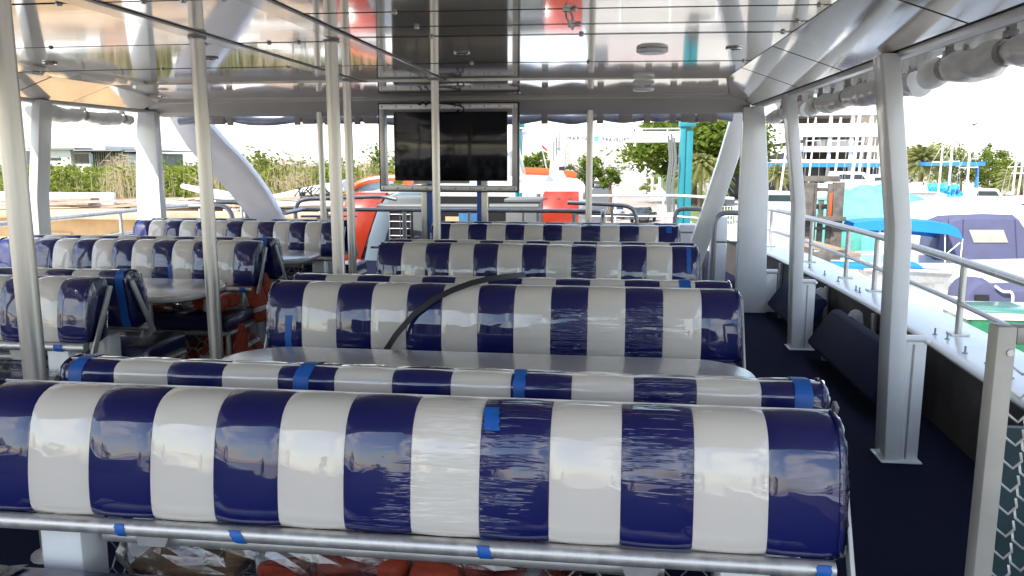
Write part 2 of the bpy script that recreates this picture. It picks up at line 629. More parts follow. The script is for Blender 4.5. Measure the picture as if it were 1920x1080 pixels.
rd = (at(1165, 300, 100) - at(1165, 300, 10)).normalized()
A = gnd(1130, 460)
B = gnd(1290, 460)
Af, Bf = gnd(1158, 308), gnd(1172, 308)
sheet('road', [A, B, Bf, Af], GZ + 0.012, ROADM)
A2 = gnd(1040, 460)
sheet('asphalt_yard', [A2, A, gnd(1146, 330), gnd(1128, 330)], GZ + 0.008, ASPH)
sheet('verge', [gnd(1300, 420), gnd(1420, 420), gnd(1260, 322), gnd(1215, 322)], GZ + 0.016, GRASSM)
sheet('verge', [(-90, 22, 0), (-14, 22, 0), (-8, 90, 0), (-90, 120, 0)], GZ + 0.016, GRASSM)

# ------------------------------------------------------------------ the deck
k = MB()
k.span((-6.4, -11.0, -0.12), (2.62, 14.2, 0.0))
structure(k.build('deck_floor', CARPET))
k = MB()
k.span((-6.5, -11.0, -4.6), (2.55, 10.5, -0.125))
structure(k.build('hull_side', BOATW))

XC = -1.88          # centre line of the boat


def mir(x):
    return 2 * XC - x


# --- bulwark and cap on both sides, following the sweep of the hull
CAPR = [(-11.0, 1.80), (2.0, 1.86), (4.1, 1.915), (5.7, 1.985), (7.3, 1.97), (9.6, 1.86), (12.0, 1.55)]


def capx(y):
    for (y0, x0), (y1, x1) in zip(CAPR, CAPR[1:]):
        if y <= y1:
            return x0 + (x1 - x0) * (y - y0) / (y1 - y0)
    return CAPR[-1][1]


YS = [-11 + 0.5 * i for i in range(47)]
for side, f in (('right', lambda x: x), ('left', mir)):
    root = thing('bulwark', 'low %s deck-side bulwark with white cap rail and dark bare lining' % ('right-hand' if side == 'right' else 'left-hand'), 'bulwark', (f(2.1), 0, 0))
    rows_i, rows_o, cap_rows = [], [], []
    for y in YS:
        x = capx(y)
        rows_i.append([Vector((f(x + 0.035), y, z)) for z in (0.0, 0.45)])
        rows_o.append([Vector((f(x + 0.40), y, z)) for z in (-0.3, 0.45)])
        prof = [(0.0, 0.470), (0.012, 0.452), (0.03, 0.446), (0.44, 0.446), (0.455, 0.47), (0.44, 0.498), (0.035, 0.503), (0.014, 0.498), (0.003, 0.486)]
        cap_rows.append([Vector((f(x + a), y, b)) for a, b in prof])
    k = MB()
    k.grid(rows_i)
    k.build('lining', PLY, root)
    k = MB()
    k.grid(rows_o)
    k.build('shell', BOATW, root)
    k = MB()
    k.loft(cap_rows)
    k.build('cap', PAINT, root, smooth=True)
    # frames of the unlined bulwark, hinge plates, bolts on the cap
    for y in (5.6, 6.25, 7.55, 8.1, 9.2):
        k = MB()
        k.span((f(capx(y) - 0.005), y, 0.0), (f(capx(y) + 0.033), y + 0.035, 0.444))
        k.build('rib', ALU_DULL, root, bevel=0.004)
    if side == 'right':
        for y in (3.35, 3.62, 4.25, 4.55, 4.78, 5.15, 5.28, 5.9, 6.02, 6.35, 6.9, 7.0, 7.5, 7.9, 8.4, 8.9):
            k = MB()
            x = capx(y) + (0.12 if int(y * 100) % 2 else 0.09)
            k.cyl((x, y, 0.50), (x, y, 0.508), 0.016, 8)
            k.cyl((x, y, 0.508), (x, y, 0.545), 0.006, 6)
            k.build('bolt', ALU_DARK, root)
        k = MB()
        k.grid([[Vector((capx(y) + 0.4635, y, z)) for z in (0.30, 0.46)] for y in YS])
        k.build('red_edge_line', LAMPRED, root)
    # guard rail standing on the cap
    rail = thing('guard_rail', ('right' if side == 'right' else 'left') + '-hand aluminium guard rail with mid bar standing on the bulwark cap', 'railing', (f(2.2), 0, 0.5))
    RX = lambda y: capx(y) + 0.235
    k = MB()
    k.tube([(f(RX(y)), y, 0.965) for y in YS], 0.027, 12)
    k.build('top_rail', ALU, rail, smooth=True)
    k = MB()
    k.tube([(f(RX(y)), y, 0.70) for y in YS], 0.017, 10)
    k.build('mid_rail', ALU, rail, smooth=True)
    ysp = [1.6, 3.4, 5.30, 7.0, 7.75, 8.9, 10.4, 11.6] if side == 'right' else [2, 3.6, 5.2, 6.8, 7.45, 9.0, 10.6, 11.6]
    for y in ysp:
        k = MB()
        k.cyl((f(RX(y)), y, 0.50), (f(RX(y)), y, 0.945), 0.021, 12)
        k.box((f(RX(y)), y, 0.507), (0.11, 0.09, 0.010))
        k.build('post', ALU, rail, smooth=True)

# --- columns
COLPTS = [(2.13, 1.315), (1.69, 1.375), (1.28, 1.432), (1.18, 1.440), (0.71, 1.452), (0.0, 1.475)]


def column(Y, dx, f, label, gusset=True):
    zg = 0.69 if Y < 6 else 0.60
    root = thing('roof_column', label, 'column', (f(1.45 + dx), Y, 0), 'roof columns along the deck sides')
    k = MB()
    rings = []
    for z, x in COLPTS:
        a, b = x + dx, x + dx + 0.088
        rings.append([Vector((f(a), Y, z)), Vector((f(b), Y, z)), Vector((f(b), Y + 0.17, z)), Vector((f(a), Y + 0.17, z))])
    k.loft(rings)
    k.build('post', PAINT, root, bevel=0.012)
    if gusset:
        k = MB()
        x0 = 1.545 + dx
        xo = x0 + 0.105
        k.span((f(x0), Y + 0.02, 0.008), (f(xo), Y + 0.15, zg - 0.02))
        k.build('foot_web', PAINT, root, bevel=0.006)
        k = MB()
        k.tube([(f(x0 - 0.01), Y + 0.03, zg - 0.012), (f(xo - 0.012), Y + 0.03, zg - 0.012), (f(xo + 0.002), Y + 0.03, zg - 0.03)], 0.020, 10)
        k.build('web_rim', PAINT, root, smooth=True)
        k = MB()
        k.span((f(x0 + 0.035), Y + 0.013, 0.02), (f(x0 + 0.043), Y + 0.021, zg - 0.04))
        k.build('weld_seam', ALU_DULL, root)
    k = MB()
    k.span((f(1.455 + dx), Y - 0.012, 0.002), (f(1.665 + dx), Y + 0.18, 0.012))
    k.build('foot_plate', PAINT, root, bevel=0.004)


ident = lambda x: x
column(4.30, 0.0, ident, 'white bent roof column nearest the camera on the right deck side')
column(6.86, 0.055, ident, 'slim white roof column, middle one of the right deck side')
column(1.60, 0.0, mir, 'white roof column on the left deck side beside the camera')
column(4.30, 0.0, mir, 'white roof column on the left deck side just outside the picture')
column(6.75, 0.02, mir, 'slim white roof column, last before the wide corner column on the left side')
for f, lb in ((ident, 'wide white corner column at the front right of the roof'), (mir, 'wide white corner column at the front left of the roof, sunlit')):
    root = thing('roof_column', lb, 'column', (f(1.45), 8.5, 0), 'roof columns along the deck sides')
    k = MB()
    rings = []
    for z, a, b in ((2.12, 1.30, 1.50), (1.9, 1.30, 1.53), (1.3, 1.30, 1.585), (0.6, 1.305, 1.60), (0.0, 1.31, 1.625)):
        rings.append([Vector((f(a), 8.5, z)), Vector((f(b), 8.5, z)), Vector((f(b), 8.62, z)), Vector((f(a), 8.62, z))])
    k.loft(rings)
    k.build('post', PAINT, root, bevel=0.012)
    k = MB()
    k.span((f(1.60), 8.53, 0.01), (f(1.72), 8.59, 0.43))
    k.build('foot_web', PAINT, root, bevel=0.006)
    k = MB()
    k.tube([(f(1.59), 8.535, 0.44), (f(1.72), 8.535, 0.44)], 0.024, 10)
    k.build('web_rim', PAINT, root, smooth=True)

# --- folded-up navy side seats against the right bulwark, with their hinge brackets
for y0, y1, lb in ((5.0, 6.65, 'navy padded side seat folded against the right bulwark, nearer one'), (7.12, 8.38, 'navy padded side seat folded against the right bulwark, farther one by the corner column')):
    root = thing('folded_side_seat', lb, 'seat', (1.75, y0, 0), 'navy seats folded against the bulwark')
    k = MB()
    prof = [(1.60, 0.13), (1.63, 0.10), (1.72, 0.10), (1.88, 0.36), (1.86, 0.40), (1.80, 0.405), (1.77, 0.385)]
    k.prism([(x, y0, z) for x, z in prof], (0, y1 - y0, 0))
    k.build('pad', NAVYPAD, root, bevel=0.02, segs=3)
    for yy in (y0 + 0.3, y1 - 0.3):
        k = MB()
        k.prism([(1.87, yy, 0.30)] + [Vector((1.885 + 0.055 * math.cos(a), yy, 0.40 + 0.055 * math.sin(a))) for a in [math.pi * (1.15 - 0.2 * i) for i in range(7)]] + [(1.95, yy, 0.30)], (0, 0.012, 0))
        k.build('hinge_bracket', ALU_DULL, root)
    for yy in (y0 + 0.1, y1 - 0.14):
        k = MB()
        k.span((1.70, yy, 0.0), (1.74, yy + 0.04, 0.11))
        k.build('support', ALU_DULL, root)

# ------------------------------------------------------------------ ceiling
XL, XR = mir(0.945), 0.945
YF = 7.22
YE = 0.0      # the roof ends right above the camera
ZC = 2.285
ceil = MB()
ceil.span((-5.35, YE, 2.34), (1.72, 8.85, 2.46))
ceiling = structure(ceil.build('ceiling', PAINT))
ORG[ceiling.name] = Vector()
seamsL = [YE, 0.75, 2.12, 3.45, 4.76, 6.02, YF]
seamsR = [YE, 0.75, 2.12, 3.42, 3.84, 4.28, 4.63, 5.95, YF]
gap = 0.005
cols = [(XL, -3.35), (-3.345, -2.39), (-2.385, -1.60), (-1.595, -0.33), (-0.325, 0.30), (0.305, XR)]
cols = [(XL, -2.27), (-2.265, -1.495), (-1.49, XR)]
for ci, (xa, xb) in enumerate(cols):
    seams = seamsR if ci == 2 else seamsL
    for ya, yb in zip(seams, seams[1:]):
        k = MB()
        nx = 8
        za = []
        rows = []
        dz = RND.uniform(-0.0012, 0.0012)
        for j in range(3):
            y = ya + gap / 2 + (yb - ya - gap) * j / 2
            row = []
            for i in range(nx + 1):
                x = xa + gap / 2 + (xb - xa - gap) * i / nx
                q = (x - XC) / (XR - XC)
                row.append(Vector((x, y, ZC + 0.012 * (1 - q * q) + dz)))
            rows.append(row)
        k.grid(rows)
        k.grid([[p + Vector((0, 0, 0.02)) for p in r] for r in rows])
        k.build('ceiling_panel', CEIL, ceiling, smooth=True)
k = MB()
k.span((XL, YE, 2.325), (XR, YF, 2.332))
k.build('panel_backing', DARKGAP, ceiling)
for xs in (-2.335, -1.56):
    k = MB()
    q = (xs - XC) / (XR - XC)
    zz = ZC + 0.012 * (1 - q * q)
    k.prism([(xs - 0.065, YE, zz - 0.006), (xs - 0.06, YE, zz - 0.012), (xs + 0.06, YE, zz - 0.012), (xs + 0.065, YE, zz - 0.006), (xs + 0.065, YE, zz + 0.004), (xs - 0.065, YE, zz + 0.004)], (0, YF - YE, 0))
    k.build('cover_strip', STRIP, ceiling)
    for sx in (-0.069, 0.069):
        k = MB()
        k.span((xs + sx - 0.0018, YE, zz - 0.003), (xs + sx + 0.0018, YF, zz + 0.01))
        k.build('strip_joint', DARKGAP, ceiling)
# joints between the panels are trimmed by thin dark profiles with screw heads
for ci, (xa, xb) in enumerate(cols):
    for y in (seamsR if ci == 2 else seamsL)[1:-1]:
        k = MB()
        rows = []
        for i in range(9):
            x = xa + (xb - xa) * i / 8
            q = (x - XC) / (XR - XC)
            zz = ZC + 0.012 * (1 - q * q)
            rows.append([Vector((x, y - 0.0035, zz - 0.001)), Vector((x, y - 0.002, zz - 0.003)), Vector((x, y + 0.002, zz - 0.003)), Vector((x, y + 0.0035, zz - 0.001))])
        k.grid(rows)
        k.build('panel_joint', DARKGAP, ceiling)
        for x in ([xb - 0.2, (xa + xb) / 2, xa + 0.2] if ci != 2 else [xa + 0.45, xa + 1.3, xb - 0.05]):
            k = MB()
            q = (x - XC) / (XR - XC)
            zz = ZC + 0.012 * (1 - q * q)
            k.cyl((x, y, zz - 0.002), (x, y, zz - 0.012), 0.016, 8, r2=0.011)
            k.build('screw_cap', ALU, ceiling, smooth=True)
# sloping coves on the two sides and at the front
ZO = 2.135
ZF = 2.222
XO = 1.365
for f, in ((ident,), (mir,)):
    ys = [YE, 1.9, 3.45, 5.2, 6.4, 7.22]
    for i, (ya, yb) in enumerate(zip(ys, ys[1:])):
        k = MB()
        a = Vector((f(XR + 0.004), ya + 0.003, ZC - 0.001))
        b = Vector((f(XO), ya + 0.003, ZO))
        up = Vector((0, 0, 0.02))
        k.prism([a, b, b + up, a + up], (0, yb - ya - 0.006, 0))
        k.build('cove_panel', CEIL, ceiling)
        if i:
            k = MB()
            k.prism([a + Vector((0, -0.011, -0.001)), b + Vector((0, -0.011, -0.001)), b + Vector((0, -0.011, 0.008)), a + Vector((0, -0.011, 0.008))], (0, 0.016, 0))
            k.build('panel_joint', DARKGAP, ceiling)
    k = MB()
    k.prism([(f(XO + 0.002), YE, ZO + 0.03), (f(XO + 0.002), YE, ZO - 0.0), (f(XO + 0.028), YE, ZO + 0.0), (f(XO + 0.028), YE, ZO + 0.03)], (0, 8.5 - YE, 0))
    k.build('cove_groove', DARKGAP, ceiling)
    k = MB()
    k.prism([(f(XO + 0.030), YE, ZO - 0.03), (f(XO + 0.05), YE, ZO - 0.04), (f(XO + 0.085), YE, ZO - 0.035), (f(XO + 0.10), YE, ZO + 0.0), (f(XO + 0.31), YE, ZO + 0.035), (f(XO + 0.33), YE, ZO + 0.01), (f(XO + 0.35), YE, ZO + 0.02), (f(XO + 0.35), YE, ZO + 0.30), (f(XO + 0.03), YE, ZO + 0.30)], (0, 8.9 - YE, 0))
    k.build('edge_beam', PAINT, ceiling)
k = MB()
k.prism([(XR + 0.0, YF + 0.005, ZC - 0.001), (XL, YF + 0.005, ZC - 0.001), (mir(1.14), 8.4, ZF), (1.14, 8.4, ZF)], (0, 0, 0.02))
k.build('cove_panel', CEIL, ceiling)
for f in (ident, mir):
    k = MB()
    k.prism([(f(XR + 0.004), YF + 0.006, ZC - 0.001), (f(XO), YF + 0.006, ZO), (f(XO), 8.4, ZO), (f(1.143), 8.4, ZF)], (0, 0, 0.02))
    k.build('cove_panel', CEIL, ceiling)
k = MB()
k.prism([(mir(XO), a_, b_) for a_, b_ in ((8.402, ZF + 0.05), (8.402, ZF - 0.022), (8.43, ZF - 0.028), (8.435, ZF - 0.02), (8.50, ZF - 0.075), (8.508, ZF - 0.068), (8.57, ZF - 0.118), (8.578, ZF - 0.11), (8.64, ZF - 0.150), (8.82, ZF - 0.155), (8.83, ZF + 0.20), (8.5, ZF + 0.2))], (2 * (XO - XC), 0, 0))
k.build('front_beam', FASCIA, ceiling)
k = MB()
for x0, x1 in ((-5.2, 1.6),):
    k.span((x0, YE - 0.02, 2.05), (x1, YE, 2.46))
k.build('rear_fascia', PAINT, ceiling)

# lights and fittings in the ceiling
for i, (x, y, z, lb) in enumerate([(-1.0, 5.35, ZC + 0.008, 'chrome ringed downlight in the dark television reflection of the ceiling'),
                                   (0.73, 5.27, ZC - 0.001, 'chrome ringed downlight near the right cove'),
                                   (-4.04, 5.49, ZC + 0.001, 'chrome ringed downlight near the left cove'),
                                   (-2.78, 5.42, ZC + 0.008, 'chrome ringed downlight beside the left cover strip'),
                                   (-0.94, 7.75, 2.222, 'chrome ringed downlight in the front cove above the television'),
                                   (-4.5, 7.75, 2.222, 'chrome ringed downlight in the front left corner of the cove')]):
    root = thing('downlight', lb, 'downlight', (x, y, z), 'small round downlights in the ceiling')
    k = MB()
    k.tube(arc((x, y, z - 0.002), 0.048, 0, 2 * math.pi * 23 / 24, 23, 'xy'), 0.0055, 6, closed=True)
    k.build('trim_ring', CHROME, root, smooth=True)
    k = MB()
    k.cyl((x, y, z + 0.002), (x, y, z - 0.003), 0.044, 16)
    k.build('lens', GLASS_D, root)
for x, y, z, r, lb in ((0.23, 5.29, ZC + 0.003, 0.10, 'round white ceiling speaker, larger and nearer one'), (0.26, 7.62, 2.238, 0.10, 'round white ceiling speaker in the front cove')):
    root = thing('ceiling_speaker', lb, 'speaker', (x, y, z))
    k = MB()
    rings = []
    for rr, dz in ((1.0, 0.0), (1.0, -0.010), (0.94, -0.020), (0.82, -0.024)):
        rings.append([Vector((x + r * rr * math.cos(a), y + r * rr * math.sin(a), z + dz)) for a in [2 * math.pi * i / 24 for i in range(24)]])
    k.loft(rings)
    k.build('rim', PAINT, root, smooth=True)
    k = MB()
    k.cyl((x, y, z - 0.02), (x, y, z - 0.0265), r * 0.78, 24)
    k.build('grille', PAINT2, root)
root = thing('hatch_handle', 'bent metal handle of the hatch in the ceiling', 'handle', (-0.22, 4.06, ZC))
k = MB()
k.tube(rounded([(-0.23, 3.85, ZC + 0.004), (-0.23, 3.87, ZC - 0.022), (-0.22, 4.26, ZC - 0.022), (-0.22, 4.28, ZC + 0.004)], 0.012), 0.006, 8)
k.build('grip', ALU, root, smooth=True)
for y in (3.84, 4.28):
    k = MB()
    k.cyl((-0.225, y, ZC + 0.006), (-0.225, y, ZC - 0.006), 0.022, 10)
    k.build('boss', ALU, root)

# rolled-up clear curtains tied under the roof edge


def curtain(pts, label, seed, r0=0.062, straps=()):
    root = thing('rolled_curtain', label, 'curtain', pts[0], 'rolled-up clear curtains under the roof edge')
    P, R = [], []
    rr = random.Random(seed)
    N = 84
    a, b = Vector(pts[0]), Vector(pts[1])
    side = (b - a).cross(Vector((0, 0, 1))).normalized()
    L = (b - a).length
    for i in range(N + 1):
        t = i / N
        s = t * L
        nz = noise.noise(Vector((s * 1.6, seed, 0)))
        tie = min([abs(s - q) for q in straps] + [9])
        pin = 1 - 0.42 * math.exp(-(tie / 0.07) ** 2)
        p = a.lerp(b, t) + Vector((0, 0, -0.03 * (1 - math.exp(-(tie / 0.25) ** 2)) + 0.02 * nz)) + side * 0.02 * noise.noise(Vector((s * 1.1, seed + 9, 3)))
        P.append(p)
        R.append(r0 * (1 + 0.25 * nz) * pin)
    k = MB()
    k.tube(P, r0, 22, radii=R)
    for i in range(len(k.v)):
        d = k.v[i]
        k.v[i] = d + Vector((0, 0, 0.014 * noise.noise(d * 7) + 0.010 * noise.noise(d * 17))) + side * (0.014 * noise.noise(d * 6 + Vector((5, 5, 5))) + 0.010 * noise.noise(d * 19))
    k.build('roll', CURTAIN, root, smooth=True)
    k = MB()   # loose flap of the film between roll and beam
    rows = []
    for i in range(N + 1):
        p = P[i]
        q = noise.noise(Vector((i * 0.31, seed, 7)))
        rows.append([p + Vector((0, 0, R[i] * 0.6)) + side * 0.03, p + Vector((0, 0, R[i] + 0.03 + 0.01 * q)) + side * (0.045 + 0.02 * q), p + Vector((0, 0, 0.17)) + side * 0.05])
    k.grid(rows)
    k.build('flap', FLAPFILM, root, smooth=True)
    for q in straps:
        p = a.lerp(b, q / L)
        ax = (b - a).normalized()
        k = MB()
        ring = []
        for i in range(16):
            an = 2 * math.pi * i / 16
            ring.append(p + (side * math.cos(an) + Vector((0, 0, 1)) * math.sin(an)) * (r0 * 0.80) + Vector((0, 0, 0.0)))
        rows = [[v - ax * 0.022 for v in ring + ring[:1]], [v + ax * 0.022 for v in ring + ring[:1]]]
        k.grid(rows)
        k.span(p + Vector((-0.014, -0.014, r0 * 0.7)), p + Vector((0.014, 0.014, r0 * 0.7 + 0.085)))
        k.build('strap', STRAP, root)
        k = MB()
        k.box(p + Vector((0, 0, r0 * 0.95)), (0.045, 0.045, 0.03))
        k.build('buckle', ALU_DARK, root, bevel=0.004)
    return root


curtain([(1.57, 0.2, 2.045), (1.57, 4.33, 2.035)], 'rolled-up clear curtain tied under the right roof edge nearest the camera', 1, 0.072, (0.3, 1.3, 2.4, 3.35, 3.95))
curtain([(1.58, 4.52, 2.03), (1.585, 6.85, 2.03)], 'rolled-up clear curtain between the first and second right columns', 2, 0.066, (0.5, 1.35, 2.1))
curtain([(1.59, 7.05, 2.03), (1.59, 8.5, 2.03)], 'rolled-up clear curtain between the second column and the front right corner', 3, 0.06, (0.3, 1.0))
curtain([(mir(1.57), 4.6, 2.045), (mir(1.58), 6.72, 2.035)], 'rolled-up clear curtain under the left roof edge behind the first post', 4, 0.062, (0.5, 1.2, 1.95))
curtain([(mir(1.59), 6.95, 2.035), (mir(1.585), 8.48, 2.035)], 'rolled-up clear curtain between the left slim column and the corner column', 5, 0.066, (0.1, 0.75, 1.4))
root = thing('rolled_curtain', 'blue-edged clear curtain rolled up along the front beam', 'curtain', (XC, 8.92, 2.03), 'rolled-up clear curtains under the roof edge')
ystr = [-4.75, -4.35, -3.55, -3.2, -2.85, -0.75, -0.15, 0.35, 0.62, 1.05]
k = MB()
P, R = [], []
for i in range(121):
    x = -5.0 + 6.25 * i / 120
    tie = min(abs(x - q) for q in ystr)
    P.append(Vector((x, 8.92 + 0.015 * noise.noise(Vector((x * 2, 3, 1))), 2.045 - 0.030 * (1 - math.exp(-(tie / 0.22) ** 2)) + 0.012 * noise.noise(Vector((x * 3, 1, 1))))))
    R.append(0.046 * (1 - 0.25 * math.exp(-(tie / 0.05) ** 2)) * (1 + 0.25 * noise.noise(Vector((x * 3.3, 8, 2)))))
k.tube(P, 0.04, 12, radii=R)
k.build('roll', CURTAIN_BLUE, root, smooth=True)
for q in ystr:
    k = MB()
    k.span((q - 0.035, 8.845, 1.975), (q + 0.035, 8.868, 2.10))
    k.build('strap', STRAP, root, bevel=0.004)
    k = MB()
    k.cyl((q, 8.84, 2.085), (q, 8.846, 2.085), 0.012, 8)
    k.build('stud', BLACK, root)
for x in (-4.5, -3.42, -2.7, 0.12, 0.78, 0.95):
    k = MB()
    k.span((x - 0.075, 8.84, 1.985), (x + 0.075, 8.90, 2.085))
    k.build('clamp_block', STRAP, root, bevel=0.012)

# --- ceiling poles
for x, y, z, r, lb in ((-2.26, 2.82, 2.29, 0.042, 'aluminium ceiling pole at the far left, nearest the camera'),
                       (-2.33, 4.40, 2.29, 0.040, 'aluminium ceiling pole in the aisle beside the second right bench'),
                       (-1.63, 4.62, 2.29, 0.038, 'aluminium ceiling pole rising behind the second right-hand bench pair, thicker of the adjacent pair'),
                       (-2.34, 7.00, 2.29, 0.037, 'aluminium ceiling pole in the aisle in front of the orange wing'),
                       (-1.55, 7.00, 2.29, 0.034, 'aluminium ceiling pole passing before the television'),
                       (-3.20, 8.62, 2.12, 0.034, 'aluminium ceiling pole under the front beam left of the television'),
                       (-0.25, 8.62, 2.12, 0.034, 'aluminium ceiling pole under the front beam right of the television')):
    root = thing('ceiling_pole', lb, 'pole', (x, y, 0), 'aluminium poles from deck to ceiling')
    k = MB()
    k.cyl((x, y, 0), (x, y, z), r, 20)
    k.build('tube', ALU_POLE, root, smooth=True)
    k = MB()
    k.tube(arc((x, y, z - 0.012), r + 0.004, 0, 2 * math.pi * 19 / 20, 19, 'xy'), 0.008, 6, closed=True)
    k.build('collar', ALU_DULL, root, smooth=True)
    k = MB()
    k.cyl((x, y, 0.0), (x, y, 0.012), 0.08, 16)
    k.build('base_flange', ALU_DULL, root)

# ------------------------------------------------------------------ benches
PROF = [(-0.075, 0.632), (-0.106, 0.640), (-0.124, 0.668), (-0.133, 0.72), (-0.137, 0.78), (-0.136, 0.84), (-0.130, 0.895),
        (-0.113, 0.938), (-0.080, 0.964), (-0.035, 0.973), (0.012, 0.966), (0.040, 0.935), (0.050, 0.85), (0.050, 0.74), (0.045, 0.64), (0.0, 0.625)]
PROF = [(y - 0.17 * (0.86 - z), z) for y, z in PROF]     # the backs lean, their feet forward
PC = Vector((-0.05, 0.80))


def prof_at(s, off=0.0):
    """point of the backrest outline; s runs 0 (front bottom) to 1 (rear bottom)"""
    q = s * 14
    i = min(int(q), 13)
    t = q - i
    P = [Vector(PROF[max(0, min(15, j))]) for j in (i - 1, i, i + 1, i + 2)]
    c = 0.5 * ((2 * P[1]) + (P[2] - P[0]) * t + (2 * P[0] - 5 * P[1] + 4 * P[2] - P[3]) * t * t + (3 * P[1] - P[0] - 3 * P[2] + P[3]) * t ** 3)
    if off:
        d = (P[2] - P[1]).normalized()
        nrm = Vector((-d.y, d.x))
        if nrm.dot(c - PC) < 0:
            nrm = -nrm
        c = c + nrm * off
    return c


SAMP = [i / 28 for i in range(29)] + [1.04]


def ring_at(x, off=0.0, scale=1.0):
    out = []
    for i in range(29):
        p = prof_at(i / 28, off)
        p = PC + (p - PC) * scale
        out.append(Vector((x, p.x, p.y)))
    p = PC + (Vector(PROF[15]) - PC) * scale
    out.append(Vector((x, p.x, p.y)))
    return out


def strip_mesh(w, end=0):
    k = MB()
    h = w / 2
    xs = [(-h, -0.0035), (-h + 0.004, -0.001), (-h * 0.5, 0.0018), (0, 0.0026), (h * 0.5, 0.0018), (h - 0.004, -0.001), (h, -0.0035)]
    rings = [ring_at(x, o) for x, o in xs]
    if end < 0:
        rings = [ring_at(-h - 0.004, 0, 0.90), ring_at(-h, 0, 0.96), ring_at(-h + 0.010, 0, 0.99)] + rings[2:]
    if end > 0:
        rings = rings[:-2] + [ring_at(h - 0.010, 0, 0.99), ring_at(h, 0, 0.96), ring_at(h + 0.004, 0, 0.90)]
    k.loft(rings)
    return k


def wrap_mesh(W, end, seed):
    """crinkled cling film bunched over the end of a backrest"""
    k = MB()
    rings = []
    xs = [W / 2 - 0.012, W / 2 - 0.010, W / 2 - 0.007, W / 2 - 0.003, W / 2 + 0.003, W / 2 + 0.010, W / 2 + 0.014]
    sc = [1, 1, 1, 0.995, 0.97, 0.86, 0.45]
    for i, (x, s) in enumerate(zip(xs, sc)):
        rg = ring_at(x, 0.004, s)
        for j, p in enumerate(rg):
            q = noise.noise(Vector((j * 0.9, i * 1.3 + seed * 5, seed))) * (0.3 + 0.7 * (i > 0))
            d = Vector((0, p.y - PC.x, p.z - PC.y)).normalized()
            rg[j] = p + d * max(-0.001, 0.007 * q) + Vector((0.006 * q, 0, 0))
        rings.append([Vector((end * p.x, p.y, p.z)) for p in rg])
    k.loft(rings, cap=False)
    return k


BENCH_N = 13


